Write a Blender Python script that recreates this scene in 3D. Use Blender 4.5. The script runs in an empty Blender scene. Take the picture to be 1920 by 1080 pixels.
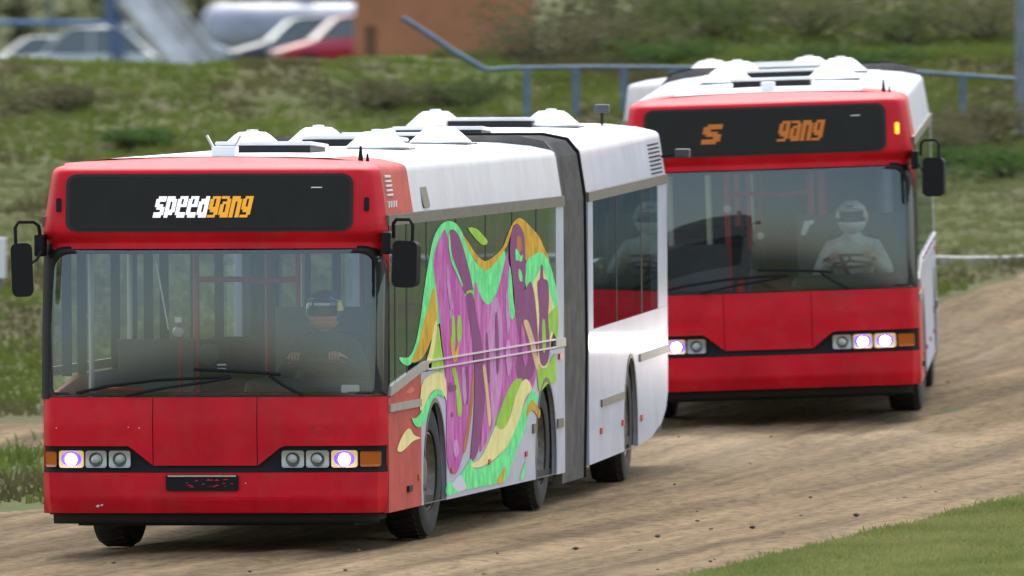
import bpy, bmesh, math, random
from mathutils import Vector, Matrix, noise, geometry
R = math.radians
random.seed(7)
scene = bpy.context.scene
COL = scene.collection

# ------------------------------------------------------------------ camera
EYE = 4.4
cam_d = bpy.data.cameras.new('camera')
cam = bpy.data.objects.new('camera', cam_d)
COL.objects.link(cam)
cam.location = (0, 0, EYE)
cam.rotation_euler = (R(90 - 1.144), 0, 0)
cam_d.sensor_width = 36
cam_d.lens = 32500 / 1920 * 36
cam_d.clip_start = 1
cam_d.clip_end = 6000
cam_d.dof.use_dof = True
cam_d.dof.focus_distance = 127
cam_d.dof.aperture_fstop = 6.5
cam_d.dof.aperture_ratio = 0.6
scene.camera = cam

# ------------------------------------------------------------------ sky, sun, exposure
SUN_EL, SUN_AZ = 55, 5           # azimuth from +Y clockwise: beyond the buses
world = bpy.data.worlds.new('World')
scene.world = world
world.use_nodes = True
wn = world.node_tree
wn.nodes.clear()
sky = wn.nodes.new('ShaderNodeTexSky')
sky.sky_type = 'NISHITA'
sky.sun_disc = False
sky.sun_elevation = R(SUN_EL)
sky.sun_rotation = R(SUN_AZ)
sky.air_density = 1.6
sky.dust_density = 3.0
sky.ozone_density = 1.0
hs = wn.nodes.new('ShaderNodeHueSaturation')
hs.inputs['Saturation'].default_value = 0.72
bg = wn.nodes.new('ShaderNodeBackground')
bg.inputs['Strength'].default_value = 0.15
wo = wn.nodes.new('ShaderNodeOutputWorld')
wn.links.new(sky.outputs[0], hs.inputs['Color'])
wn.links.new(hs.outputs[0], bg.inputs['Color'])
wn.links.new(bg.outputs[0], wo.inputs['Surface'])
sun_d = bpy.data.lights.new('sun', 'SUN')
sun_d.energy = 1.1
sun_d.angle = R(35)
sun_d.color = (1.0, 0.985, 0.965)
sun = bpy.data.objects.new('sun', sun_d)
COL.objects.link(sun)
dirv = Vector((math.sin(R(SUN_AZ)) * math.cos(R(SUN_EL)), math.cos(R(SUN_AZ)) * math.cos(R(SUN_EL)), math.sin(R(SUN_EL))))
sun.rotation_euler = dirv.to_track_quat('Z', 'Y').to_euler()
vs = scene.view_settings
vs.view_transform = 'Standard'
vs.look = 'None'
vs.exposure = 1.0
vs.gamma = 1.0
vs.use_curve_mapping = False

# ------------------------------------------------------------------ materials
MATS = {}
def mat(name, col, rough=0.5, metal=0.0, var=0.0, scale=6.0, bump=0.0, bscale=60.0, emit=None, estr=0.0, coat=0.0, col2=None, stretch=None, spec=0.5, contrast=(0.35, 0.65)):
    if name in MATS: return MATS[name]
    m = bpy.data.materials.new(name)
    m.use_nodes = True
    nt = m.node_tree
    b = nt.nodes['Principled BSDF']
    b.inputs['Roughness'].default_value = rough
    b.inputs['Metallic'].default_value = metal
    b.inputs['Specular IOR Level'].default_value = spec
    b.inputs['Coat Weight'].default_value = coat
    b.inputs['Coat Roughness'].default_value = 0.08
    b.inputs['Base Color'].default_value = (*col, 1)
    if emit:
        b.inputs['Emission Color'].default_value = (*emit, 1)
        b.inputs['Emission Strength'].default_value = estr
    tc = None
    if var > 0 or bump > 0 or col2:
        tc = nt.nodes.new('ShaderNodeNewGeometry')
        src = tc.outputs['Position']
        if stretch:
            mp = nt.nodes.new('ShaderNodeMapping')
            mp.inputs['Rotation'].default_value = stretch[0]
            mp.inputs['Scale'].default_value = stretch[1]
            nt.links.new(src, mp.inputs['Vector'])
            src = mp.outputs[0]
    if var > 0 or col2:
        n = nt.nodes.new('ShaderNodeTexNoise')
        n.inputs['Scale'].default_value = scale
        n.inputs['Detail'].default_value = 6
        n.inputs['Roughness'].default_value = 0.62
        nt.links.new(src, n.inputs['Vector'])
        cr = nt.nodes.new('ShaderNodeValToRGB')
        c2 = col2 if col2 else tuple(min(1, c * (1 + var)) for c in col)
        c1 = col if col2 else tuple(c * (1 - var) for c in col)
        cr.color_ramp.elements[0].position = contrast[0]
        cr.color_ramp.elements[1].position = contrast[1]
        cr.color_ramp.elements[0].color = (*c1, 1)
        cr.color_ramp.elements[1].color = (*c2, 1)
        nt.links.new(n.outputs['Fac'], cr.inputs[0])
        nt.links.new(cr.outputs[0], b.inputs['Base Color'])
    if bump > 0:
        n2 = nt.nodes.new('ShaderNodeTexNoise')
        n2.inputs['Scale'].default_value = bscale
        n2.inputs['Detail'].default_value = 4
        nt.links.new(src, n2.inputs['Vector'])
        bp = nt.nodes.new('ShaderNodeBump')
        bp.inputs['Strength'].default_value = bump
        bp.inputs['Distance'].default_value = 0.02
        nt.links.new(n2.outputs['Fac'], bp.inputs['Height'])
        nt.links.new(bp.outputs[0], b.inputs['Normal'])
    MATS[name] = m
    return m

def glass(name, tint, ior=1.8, rough=0.0, haze=0.0):
    m = bpy.data.materials.new(name)
    m.use_nodes = True
    nt = m.node_tree
    nt.nodes.clear()
    tr = nt.nodes.new('ShaderNodeBsdfTransparent'); tr.inputs[0].default_value = (*tint, 1)
    gl = nt.nodes.new('ShaderNodeBsdfGlossy'); gl.inputs['Roughness'].default_value = rough
    gl.inputs[0].default_value = (0.82, 0.93, 1.0, 1)
    fr = nt.nodes.new('ShaderNodeFresnel'); fr.inputs['IOR'].default_value = ior
    mx = nt.nodes.new('ShaderNodeMixShader')
    o = nt.nodes.new('ShaderNodeOutputMaterial')
    nt.links.new(fr.outputs[0], mx.inputs[0]); nt.links.new(tr.outputs[0], mx.inputs[1]); nt.links.new(gl.outputs[0], mx.inputs[2])
    last = mx
    if haze > 0:                       # pale diffuse veil added to imitate sky reflected in the pane
        df = nt.nodes.new('ShaderNodeBsdfDiffuse'); df.inputs[0].default_value = (0.42, 0.40, 0.36, 1)
        m2 = nt.nodes.new('ShaderNodeMixShader')
        ns = nt.nodes.new('ShaderNodeTexNoise'); ns.inputs['Scale'].default_value = 2.2; ns.inputs['Detail'].default_value = 5
        g = nt.nodes.new('ShaderNodeNewGeometry'); nt.links.new(g.outputs['Position'], ns.inputs['Vector'])
        mr = nt.nodes.new('ShaderNodeMapRange'); mr.inputs['From Min'].default_value = 0.3; mr.inputs['From Max'].default_value = 0.7
        mr.inputs['To Min'].default_value = haze * 0.5; mr.inputs['To Max'].default_value = haze * 1.5
        nt.links.new(ns.outputs['Fac'], mr.inputs['Value']); nt.links.new(mr.outputs[0], m2.inputs[0])
        nt.links.new(mx.outputs[0], m2.inputs[1]); nt.links.new(df.outputs[0], m2.inputs[2])
        last = m2
    nt.links.new(last.outputs[0], o.inputs['Surface'])
    MATS[name] = m
    return m

RED = mat('red_paint', (0.70, 0.008, 0.024), 0.45, var=0.14, scale=1.6, coat=0.0, spec=.22, bump=0.02, bscale=3)
def dusty(m, amt):
    nt = m.node_tree; p = nt.nodes['Principled BSDF']; src = p.inputs['Base Color'].links[0].from_socket
    g = nt.nodes.new('ShaderNodeNewGeometry'); n = nt.nodes.new('ShaderNodeTexNoise'); n.inputs['Scale'].default_value = 5.5; n.inputs['Detail'].default_value = 9; n.inputs['Roughness'].default_value = .72
    r = nt.nodes.new('ShaderNodeMapRange'); r.inputs['From Min'].default_value = .46; r.inputs['From Max'].default_value = .78; r.inputs['To Max'].default_value = amt
    mx = nt.nodes.new('ShaderNodeMix'); mx.data_type = 'RGBA'; mx.inputs[7].default_value = (.26, .20, .14, 1)
    nt.links.new(g.outputs['Position'], n.inputs['Vector']); nt.links.new(n.outputs['Fac'], r.inputs['Value']); nt.links.new(r.outputs[0], mx.inputs[0]); nt.links.new(src, mx.inputs[6]); nt.links.new(mx.outputs[2], p.inputs['Base Color'])
dusty(RED, .14)
RED_PALE = mat('faded_sky_sheen_red', (0.50, 0.058, 0.045), 0.6, spec=.2, var=0.18, scale=3.5)  # faded red, also paled to carry grazing sky reflection in its colour
RED_DK = mat('ghost_red_paint', (0.56, 0.007, 0.020), 0.5)
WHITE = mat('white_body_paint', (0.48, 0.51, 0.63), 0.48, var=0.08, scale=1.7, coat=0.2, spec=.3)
ROOFW = mat('white_roof_paint', (0.80, 0.80, 0.80), 0.5, var=0.10, scale=2.5)
DOMEW = mat('white_dome_plastic', (0.88, 0.88, 0.90), 0.35)
BLACK = mat('black_plastic', (0.012, 0.012, 0.014), 0.7, spec=.25)
GASKET = mat('black_rubber_gasket', (0.010, 0.010, 0.012), 0.55)
UNDER = mat('dusty_underbody', (0.018, 0.016, 0.014), 0.8)
TRIM = mat('grey_trim', (0.13, 0.115, 0.10), 0.55, var=0.15, scale=8)
RAIL = mat('grey_aluminium_rail', (0.30, 0.29, 0.28), 0.4, metal=0.3, var=0.15, scale=9)
LIP = mat('rail_lip_highlight', (0.62, 0.52, 0.60), 0.4)  # real rail edges, with their highlight put in as pale colour
BELL = mat('grey_bellows_rubber', (0.20, 0.182, 0.165), 0.8, var=0.22, scale=4)
TYRE = mat('dusty_tyre_rubber', (0.020, 0.019, 0.018), 0.85, var=0.3, scale=14)
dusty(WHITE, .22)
RIM = mat('dusty_steel_rim', (0.17, 0.16, 0.13), 0.55, metal=0.5, var=0.25, scale=20)
HUB = mat('dark_hub', (0.05, 0.048, 0.045), 0.6, metal=0.3)
INNER = mat('grey_interior_panel', (0.10, 0.105, 0.11), 0.7, var=0.1, scale=4)
CEIL = mat('pale_interior_ceiling', (0.30, 0.31, 0.32), 0.7)
SEATM = mat('dark_seat_fabric', (0.025, 0.028, 0.036), 0.9, var=0.3, scale=30)
POLE = mat('red_handrail_paint', (0.50, 0.02, 0.03), 0.35)
STEELP = mat('pale_steel_pole', (0.62, 0.62, 0.58), 0.3, metal=0.5)
DASH = mat('grey_dashboard_plastic', (0.075, 0.08, 0.085), 0.6)
DISPLAY = mat('dark_display_glass', (0.010, 0.0088, 0.008), 0.25, var=0.2, scale=5, spec=.22)
SIGNW = mat('glowing_white_letter', (.85, .85, .86), .5, emit=(1, 1, 1), estr=.35)  # emission added to whiten the letters, no backlight known
SIGNO = mat('glowing_orange_letter', (.80, .36, .02), .5, emit=(1, .45, .03), estr=.22)  # same added glow for the orange letters
LETW = mat('white_lettering', (0.85, 0.85, 0.86), 0.5)
LETO = mat('orange_lettering', (0.80, 0.36, 0.02), 0.5)
LETD = mat('deep_orange_lettering', (0.72, 0.20, 0.015), 0.5)
CHROME = mat('lamp_reflector', (0.42, 0.43, 0.40), 0.3, metal=0.55)
LENS_OFF = mat('unlit_lamp_lens', (0.50, 0.50, 0.48), 0.2)
LAMP_DK = mat('lamp_inner_ring', (0.10, 0.10, 0.10), 0.3, metal=0.4)
LAMP_WARM = mat('lit_lamp_reflector', (0.6, 0.5, 0.35), 0.3, metal=.5, emit=(1.0, 0.60, 0.16), estr=0.20)
LAMP_LIT = mat('lit_lamp_bulb', (1, 1, 1), 0.3, emit=(1.0, 0.95, 1.0), estr=14)
LAMP_VIO = mat('lamp_violet_halo', (0.25, 0.15, 0.8), 0.3, emit=(0.10, 0.05, 1.0), estr=0.55)  # glow colour imitating the violet halo round a lit bulb
AMBER = mat('amber_lens', (0.55, 0.13, 0.012), 0.25)
AMBER_LIT = mat('lit_amber_lens', (0.8, 0.35, 0.02), 0.3, emit=(1.0, 0.45, 0.02), estr=1.0)
MARK = mat('red_side_marker', (0.60, 0.05, 0.03), 0.35)
SKIN = mat('skin', (0.45, 0.24, 0.16), 0.55)
GLASS = glass('windscreen_glass', (0.88, 0.92, 0.95), 1.92, haze=0.015)
GLASS_S = glass('side_window_glass', (0.62, 0.68, 0.67), 1.28, rough=0.02)
VISOR = glass('visor_glass', (0.35, 0.3, 0.3), 1.6)
MUR = {
    'mint': mat('mint_spray_paint', (0.17, 0.84, 0.29), 0.7, spec=.12, var=0.2, scale=7),
    'mustard': mat('mustard_spray_paint', (0.671, 0.378, 0.024), 0.7, spec=.12, var=0.25, scale=6),
    'cream': mat('cream_spray_paint', (0.86, 0.76, 0.32), 0.7, spec=.12, var=0.10, scale=6),
    'lime': mat('lime_spray_paint', (0.342, 0.610, 0.061), 0.7, spec=.12, var=0.15, scale=6),
    'violet': mat('violet_spray_paint', (0.50, 0.08, 0.36), 0.7, spec=.12, col2=(0.78, 0.28, 0.62), scale=3.6, stretch=((0, 0, 0), (1.0, 2.2, 0.7)), contrast=(0.42, 0.74)),
    'plum': mat('plum_spray_paint', (0.26, 0.05, 0.20), 0.7, spec=.12, col2=(0.27, 0.085, 0.20), scale=4),
    'pink': mat('pink_spray_paint', (0.610, 0.268, 0.537), 0.7, spec=.12, var=0.2, scale=6),
    'rust': mat('rust_spray_paint', (0.512, 0.171, 0.061), 0.7, spec=.12, var=0.2, scale=6),
    'sand': mat('sand_spray_paint', (0.756, 0.512, 0.268), 0.7, spec=.12, var=0.15, scale=6),
    'white': mat('lavender_white_paint', (0.66, 0.62, 0.74), 0.5),
}

# ------------------------------------------------------------------ mesh helpers
class MB:
    def __init__(s): s.v = []; s.f = []; s.mi = []
    def add(s, vs_, fs, mi=0):
        o = len(s.v); s.v += [tuple(p) for p in vs_]; s.f += [tuple(i + o for i in f) for f in fs]; s.mi += [mi] * len(fs)
        return s
    def box(s, x0, x1, y0, y1, z0, z1, mi=0):
        return s.add([(x0, y0, z0), (x1, y0, z0), (x1, y1, z0), (x0, y1, z0), (x0, y0, z1), (x1, y0, z1), (x1, y1, z1), (x0, y1, z1)],
                     [(0, 3, 2, 1), (4, 5, 6, 7), (0, 1, 5, 4), (1, 2, 6, 5), (2, 3, 7, 6), (3, 0, 4, 7)], mi)
    def obox(s, M, sx, sy, sz, mi=0):
        q = [M @ Vector((a * sx / 2, b * sy / 2, c * sz / 2)) for c in (-1, 1) for a, b in ((-1, -1), (1, -1), (1, 1), (-1, 1))]
        return s.add(q, [(0, 3, 2, 1), (4, 5, 6, 7), (0, 1, 5, 4), (1, 2, 6, 5), (2, 3, 7, 6), (3, 0, 4, 7)], mi)
    def tube(s, path, r, n=8, cap=True, mi=0):
        path = [Vector(p) for p in path]
        rs = r if isinstance(r, (list, tuple)) else [r] * len(path)
        up = None; rings = []
        for i, p in enumerate(path):
            d = (path[min(i + 1, len(path) - 1)] - path[max(i - 1, 0)]).normalized()
            if up is None:
                a = Vector((0, 0, 1)) if abs(d.z) < 0.9 else Vector((1, 0, 0)); up = d.cross(a).normalized()
            up = (up - d * up.dot(d)).normalized(); w = d.cross(up)
            rings.append([p + (up * math.cos(t) + w * math.sin(t)) * rs[i] for t in [2 * math.pi * k / n for k in range(n)]])
        vs_ = [q for ring in rings for q in ring]; fs = []
        for i in range(len(rings) - 1):
            for k in range(n):
                a, b = i * n + k, i * n + (k + 1) % n
                fs.append((a, b, b + n, a + n))
        if cap: fs += [tuple(range(n))[::-1], tuple((len(rings) - 1) * n + k for k in range(n))]
        return s.add(vs_, fs, mi)
    def lathe(s, prof, M=None, n=28, mi=0):
        # prof: (radius, height) pairs, axis +X
        M = M or Matrix.Identity(4); vs_ = []; fs = []
        for r, h in prof:
            for k in range(n):
                t = 2 * math.pi * k / n
                vs_.append(M @ Vector((h, r * math.cos(t), r * math.sin(t))))
        for i in range(len(prof) - 1):
            for k in range(n):
                a, b = i * n + k, i * n + (k + 1) % n
                fs.append((a, b, b + n, a + n))
        fs += [tuple(range(n))[::-1], tuple((len(prof) - 1) * n + k for k in range(n))]
        return s.add(vs_, fs, mi)
    def prism(s, poly, fn0, fn1, mi=0):
        # poly of 2-D points; fn0/fn1 map a 2-D point to the two end faces
        n = len(poly)
        tri = geometry.tessellate_polygon([[Vector((p[0], p[1], 0)) for p in poly]])
        vs_ = [fn0(*p) for p in poly] + [fn1(*p) for p in poly]
        fs = [tuple(t) for t in tri] + [tuple(i + n for i in reversed(t)) for t in tri]
        fs += [(i, (i + 1) % n, (i + 1) % n + n, i + n) for i in range(n)]
        return s.add(vs_, fs, mi)
    def sheet(s, poly, fn, mi=0):
        tri = geometry.tessellate_polygon([[Vector((p[0], p[1], 0)) for p in poly]])
        return s.add([fn(*p) for p in poly], [tuple(t) for t in tri], mi)
    def grid(s, fn, us, ws, mi=0):
        vs_ = [fn(u, w) for w in ws for u in us]; n = len(us); fs = []
        for j in range(len(ws) - 1):
            for i in range(n - 1):
                a = j * n + i; fs.append((a, a + 1, a + n + 1, a + n))
        return s.add(vs_, fs, mi)
    def rrgrid(s, x0, x1, z0, z1, r, fn, nx=30, nz=5):
        # rounded rectangle as a fine grid, so that it can follow a curved surface
        xs = sorted(set([round(x0 + r * (1 - math.cos(R(a))), 5) for a in (0, 15, 35, 60, 90)] + [round(x1 - r * (1 - math.cos(R(a))), 5) for a in (0, 15, 35, 60, 90)] + [round(q, 5) for q in lin(x0 + r, x1 - r, nx)]))
        def cut(x):
            d = max(0, x0 + r - x, x - (x1 - r)); return r - math.sqrt(max(0, r * r - d * d))
        return s.grid(lambda x, t: fn(x, z0 + cut(x) + (z1 - z0 - 2 * cut(x)) * t), xs, lin(0, 1, nz))
    def ring(s, outer, inner, fn, mi=0):
        n = len(outer); vs_ = [fn(*p) for p in outer] + [fn(*p) for p in inner]
        return s.add(vs_, [(i, (i + 1) % n, (i + 1) % n + n, i + n) for i in range(n)], mi)
    def mesh(s, name, mats, smooth=0, fix=True):
        me = bpy.data.meshes.new(name)
        me.from_pydata(s.v, [], s.f)
        for m in (mats if isinstance(mats, (list, tuple)) else [mats]): me.materials.append(m)
        me.polygons.foreach_set('material_index', s.mi)
        if fix:
            bm = bmesh.new(); bm.from_mesh(me); bmesh.ops.recalc_face_normals(bm, faces=bm.faces); bm.to_mesh(me); bm.free()
        if smooth:
            me.polygons.foreach_set('use_smooth', [True] * len(me.polygons))
            me.set_sharp_from_angle(angle=R(smooth))
        me.update()
        return me
    def build(s, name, mats, parent=None, loc=None, rot=None, smooth=0, bevel=0, solid=0, fix=True):
        o = bpy.data.objects.new(name, s.mesh(name, mats, smooth, fix))
        COL.objects.link(o)
        if parent: o.parent = parent
        if loc is not None: o.location = loc
        if rot is not None: o.rotation_euler = rot
        if solid:
            md = o.modifiers.new('thickness', 'SOLIDIFY'); md.thickness = solid; md.offset = -1
        if bevel:
            md = o.modifiers.new('bevel', 'BEVEL'); md.width = bevel; md.segments = 2; md.limit_method = 'ANGLE'; md.angle_limit = R(35)
        return o

def empty(name, loc=(0, 0, 0), rot=(0, 0, 0)):
    o = bpy.data.objects.new(name, None); COL.objects.link(o); o.location = loc; o.rotation_euler = rot; o.empty_display_size = 0.3
    return o
def tag(o, label=None, cat=None, group=None, kind=None):
    if label: o['label'] = label
    if cat: o['category'] = cat
    if group: o['group'] = group
    if kind: o['kind'] = kind
    return o
def lin(a, b, n): return [a + (b - a) * i / (n - 1) for i in range(n)]
def rrect(x0, x1, z0, z1, r, n=5):
    rs = r if isinstance(r, (list, tuple)) else (r, r, r, r)       # bl, br, tr, tl
    out = []
    for (cx, cz, a0), rr in zip(((x0, z0, 180), (x1, z0, 270), (x1, z1, 0), (x0, z1, 90)), rs):
        ox = cx + rr if cx == x0 else cx - rr; oz = cz + rr if cz == z0 else cz - rr
        for k in range(n + 1):
            t = R(a0 + 90 * k / n); out.append((ox + rr * math.cos(t), oz + rr * math.sin(t)))
    return out
def smoothpoly(p, n=3):
    out = []; L = len(p)
    for i in range(L):
        a, b, c, d = p[i - 1], p[i], p[(i + 1) % L], p[(i + 2) % L]
        for k in range(n):
            t = k / n
            out.append(tuple(0.5 * (2 * b[j] + (c[j] - a[j]) * t + (2 * a[j] - 5 * b[j] + 4 * c[j] - d[j]) * t * t + (3 * b[j] - a[j] - 3 * c[j] + d[j]) * t ** 3) for j in (0, 1)))
    return out

# ------------------------------------------------------------------ terrain
TAB = [(-900, 0), (128, 0), (138.6, .04), (151.5, .262), (157.5, .335), (165, .41), (172, .72), (180, 1.10), (188, 1.4), (196, 1.68), (204, 2.25), (212, 2.90)]
def tlin(y):
    if y <= TAB[0][0]: return 0.0
    for (a, ha), (b, hb) in zip(TAB, TAB[1:]):
        if y <= b: return ha + (hb - ha) * (y - a) / (b - a)
    return TAB[-1][1]
def sst(a, b, x):
    t = max(0.0, min(1.0, (x - a) / (b - a))); return t * t * (3 - 2 * t)
def track_c(y): return -1.8 + (y - 126.3) * 0.178
def far_edge(y): return -4.0 + (y - 136) / 4.6
def near_edge(y): return 1.40 + (y - 117.3) / 6.1
def hgt(x, y):
    if y < 212:
        h = (tlin(y - 1.2) + tlin(y) + tlin(y + 1.2)) / 3
    else:
        w = sst(0.2, 2.6, x - (y - 212) * 0.02)          # left of the orange wall the bank drops to the yard, to its right it climbs on
        hl = 2.90 + (min(0.95, max(0.25, 0.4 + (x + 13.5) * 0.06)) - 2.90) * sst(214, 300, y)
        hr = 2.90 + 1.45 * sst(211, 236, y) + 0.1 * sst(236, 420, y)
        h = hl * (1 - w) + hr * w
    cs = 0.03 * max(-5.5, min(5.5, x - track_c(y))) * sst(90, 118, y) * (1 - sst(165, 185, y))
    h += cs
    b = sst(166, 190, y) * (1 - sst(300, 420, y))
    if b > 0: h += b * (0.14 * noise.noise((x * 0.35, y * 0.13, 1.7)) + 0.08 * noise.noise((x * 1.1, y * 0.5, 4.1)))
    h += 0.035 * sst(100, 120, y) * (1 - sst(300, 420, y)) * noise.noise((x * 0.8, y * 0.25, 9.0)) * (1 - 0.75 * sst(-1.5, 0, x - far_edge(y)) * (1 - sst(-.5, 1, x - near_edge(y))))
    return h
XS = [-2500, -1200, -600, -300, -150, -80, -50, -34, -26, -20, -16] + lin(-14, 16, 88) + [18, 21, 25, 30, 36, 44, 54, 70, 100, 160, 300, 600, 1200, 2500]
YS = [-2500, -1200, -600, -300, -150, -80, -40, 0, 40, 70, 85, 95, 101, 106] + lin(109, 238, 216) + [242, 248, 256, 266, 280, 300, 330, 370, 410, 450, 500, 560, 640, 800, 1200, 2000, 3500]
def ground_material():
    m = bpy.data.materials.new('grassy_earth'); m.use_nodes = True; nt = m.node_tree; b = nt.nodes['Principled BSDF']
    b.inputs['Roughness'].default_value = 0.95; b.inputs['Specular IOR Level'].default_value = 0.15
    g = nt.nodes.new('ShaderNodeNewGeometry')
    def nz(scale, sc, det=6):
        mp = nt.nodes.new('ShaderNodeMapping'); mp.inputs['Scale'].default_value = sc
        nt.links.new(g.outputs['Position'], mp.inputs['Vector'])
        n = nt.nodes.new('ShaderNodeTexNoise'); n.inputs['Scale'].default_value = scale; n.inputs['Detail'].default_value = det
        nt.links.new(mp.outputs[0], n.inputs['Vector']); return n
    n1 = nz(0.55, (1, .3, .9)); n2 = nz(3.0, (1, .35, 1.2))
    c1 = nt.nodes.new('ShaderNodeValToRGB'); e = c1.color_ramp.elements
    e[0].position = .30; e[0].color = (0.070, 0.062, 0.030, 1); e[1].position = .70; e[1].color = (0.060, 0.096, 0.018, 1)
    k = e.new(.48); k.color = (0.085, 0.090, 0.030, 1)
    c2 = nt.nodes.new('ShaderNodeValToRGB'); e = c2.color_ramp.elements
    e[0].position = .3; e[0].color = (0.86, 0.82, 0.76, 1); e[1].position = .7; e[1].color = (1.16, 1.14, 1.02, 1)
    mx = nt.nodes.new('ShaderNodeMix'); mx.data_type = 'RGBA'; mx.blend_type = 'MULTIPLY'; mx.inputs[0].default_value = 1
    nt.links.new(n1.outputs['Fac'], c1.inputs[0]); nt.links.new(n2.outputs['Fac'], c2.inputs[0])
    nt.links.new(c1.outputs[0], mx.inputs[6]); nt.links.new(c2.outputs[0], mx.inputs[7]); nt.links.new(mx.outputs[2], b.inputs['Base Color'])
    bp = nt.nodes.new('ShaderNodeBump'); bp.inputs['Strength'].default_value = .25; bp.inputs['Distance'].default_value = .04
    nt.links.new(n2.outputs['Fac'], bp.inputs['Height']); nt.links.new(bp.outputs[0], b.inputs['Normal'])
    return m
GM = ground_material()
tag(MB().grid(lambda x, y: (x, y, hgt(x, y)), XS, YS).build('ground', GM, smooth=60, fix=False), 'rough grassy ground rising to a bank behind the track', None, kind='structure')

def dirt_material():
    m = bpy.data.materials.new('packed_dirt'); m.use_nodes = True; nt = m.node_tree; b = nt.nodes['Principled BSDF']
    b.inputs['Roughness'].default_value = 0.95; b.inputs['Specular IOR Level'].default_value = 0.12
    g = nt.nodes.new('ShaderNodeNewGeometry')
    def nz(scale, sc, rot, det=8, ro=.6):
        vr = nt.nodes.new('ShaderNodeMapping'); vr.inputs['Rotation'].default_value = (0, 0, R(rot)); nt.links.new(g.outputs['Position'], vr.inputs['Vector'])
        mp = nt.nodes.new('ShaderNodeMapping'); mp.inputs['Scale'].default_value = sc
        nt.links.new(vr.outputs[0], mp.inputs['Vector'])
        n = nt.nodes.new('ShaderNodeTexNoise'); n.inputs['Scale'].default_value = scale; n.inputs['Detail'].default_value = det; n.inputs['Roughness'].default_value = ro
        nt.links.new(mp.outputs[0], n.inputs['Vector']); return n
    def ramp(n, a, ca, bb, cb):
        c = nt.nodes.new('ShaderNodeValToRGB'); e = c.color_ramp.elements
        e[0].position = a; e[0].color = (*ca, 1); e[1].position = bb; e[1].color = (*cb, 1); nt.links.new(n.outputs['Fac'], c.inputs[0]); return c
    def mult(a, bb):
        mx = nt.nodes.new('ShaderNodeMix'); mx.data_type = 'RGBA'; mx.blend_type = 'MULTIPLY'; mx.inputs[0].default_value = 1
        nt.links.new(a, mx.inputs[6]); nt.links.new(bb, mx.inputs[7]); return mx.outputs[2]
    ruts = nz(1.0, (2.4, .05, 1), 10)              # wheel ruts running along the track
    big = nz(.5, (1, .35, 1), 10); fine = nz(7, (1.5, .5, 1), 10, 6, .7)
    base = ramp(big, .3, (0.178, 0.126, 0.070), .7, (0.272, 0.200, 0.115))
    c = mult(base.outputs[0], ramp(ruts, .38, (.58, .55, .52), .60, (1.12, 1.1, 1.06)).outputs[0])
    c = mult(c, ramp(fine, .34, (.55, .53, .51), .56, (1.1, 1.1, 1.1)).outputs[0])
    nt.links.new(c, b.inputs['Base Color'])
    ad = nt.nodes.new('ShaderNodeMath'); ad.operation = 'ADD'; nt.links.new(ruts.outputs['Fac'], ad.inputs[0]); nt.links.new(fine.outputs['Fac'], ad.inputs[1])
    bp = nt.nodes.new('ShaderNodeBump'); bp.inputs['Strength'].default_value = .9; bp.inputs['Distance'].default_value = .06
    nt.links.new(ad.outputs[0], bp.inputs['Height']); nt.links.new(bp.outputs[0], b.inputs['Normal'])
    return m
DIRT = dirt_material()
def edge_n(y, s, a): return a * noise.noise((y * .5, s, 0)) + a * .6 * noise.noise((y * 1.9, s, 3)) + a * .3 * noise.noise((y * 5, s, 7))
def track_x(u, y):
    a = far_edge(y) + edge_n(y, 3.3, .28); b = near_edge(y) + edge_n(y, 8.1, .12)
    return a + (b - a) * u
def rutz(u, y):
    x = track_x(u, y); d = x - track_c(y)
    z = 0
    for c_ in (-1.05, 1.05, -2.6, 2.75): z -= .022 * math.exp(-((d - c_ - .25 * noise.noise((y * .12, c_, 1))) / .2) ** 2)
    z += .018 * noise.noise((x * 2.2, y * .35, 2)) + .010 * noise.noise((x * 5, y * 1.2, 5))
    return hgt(x, y) + .03 + z * sst(0, .06, u) * sst(0, .06, 1 - u) - .045 * (1 - sst(0, .03, u)) - .045 * (1 - sst(0, .03, 1 - u))
tag(MB().grid(lambda u, y: (track_x(u, y), y, rutz(u, y)), lin(0, 1, 90), lin(60, 179, 480)).build('dirt_track', DIRT, smooth=60, fix=False), 'pale brown dirt track curving back to the right', None, kind='structure')
def back_x(u, y): return -14 + u * (far_edge(y) + .3 + edge_n(y, 3.3, .2) + 14)
def backy(u, v): return 148.5 + (6.5 + .5 * math.sin(u * 9)) * v + .6 * noise.noise((u * 6, v * 2, 2))
tag(MB().grid(lambda u, v: (-14 + u * 15.5, backy(u, v), hgt(-14 + u * 15.5, backy(u, v)) + .024 - .05 * (abs(v - .5) * 2) ** 6), lin(0, 1, 60), lin(0, 1, 20)).build('dirt_path', DIRT, smooth=60, fix=False), 'narrow dirt path behind the grass patch at the left', None, kind='structure')
KERB = mat('pale_sandy_edge', (0.30, 0.28, 0.24), .9, var=.2, scale=3)
mb = MB(); pts = []
for i in range(40):
    x = 2.6 + i * .35; y = 179.6 + .25 * math.sin(x * .4) + (x - 4) * .12
    pts.append((x, y, hgt(x, y) + .03))
for a, b in zip(pts, pts[1:]):
    mb.add([(a[0], a[1] - .25, a[2] - .12), (b[0], b[1] - .25, b[2] - .12), (b[0], b[1] - .2, b[2] + .03), (a[0], a[1] - .2, a[2] + .03), (a[0], a[1] + .3, a[2] + .04), (b[0], b[1] + .3, b[2] + .04)], [(0, 1, 2, 3), (3, 2, 5, 4)])
tag(mb.build('kerb', KERB, smooth=40), 'pale sandy kerb line along the far edge of the track', None, kind='structure')

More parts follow.
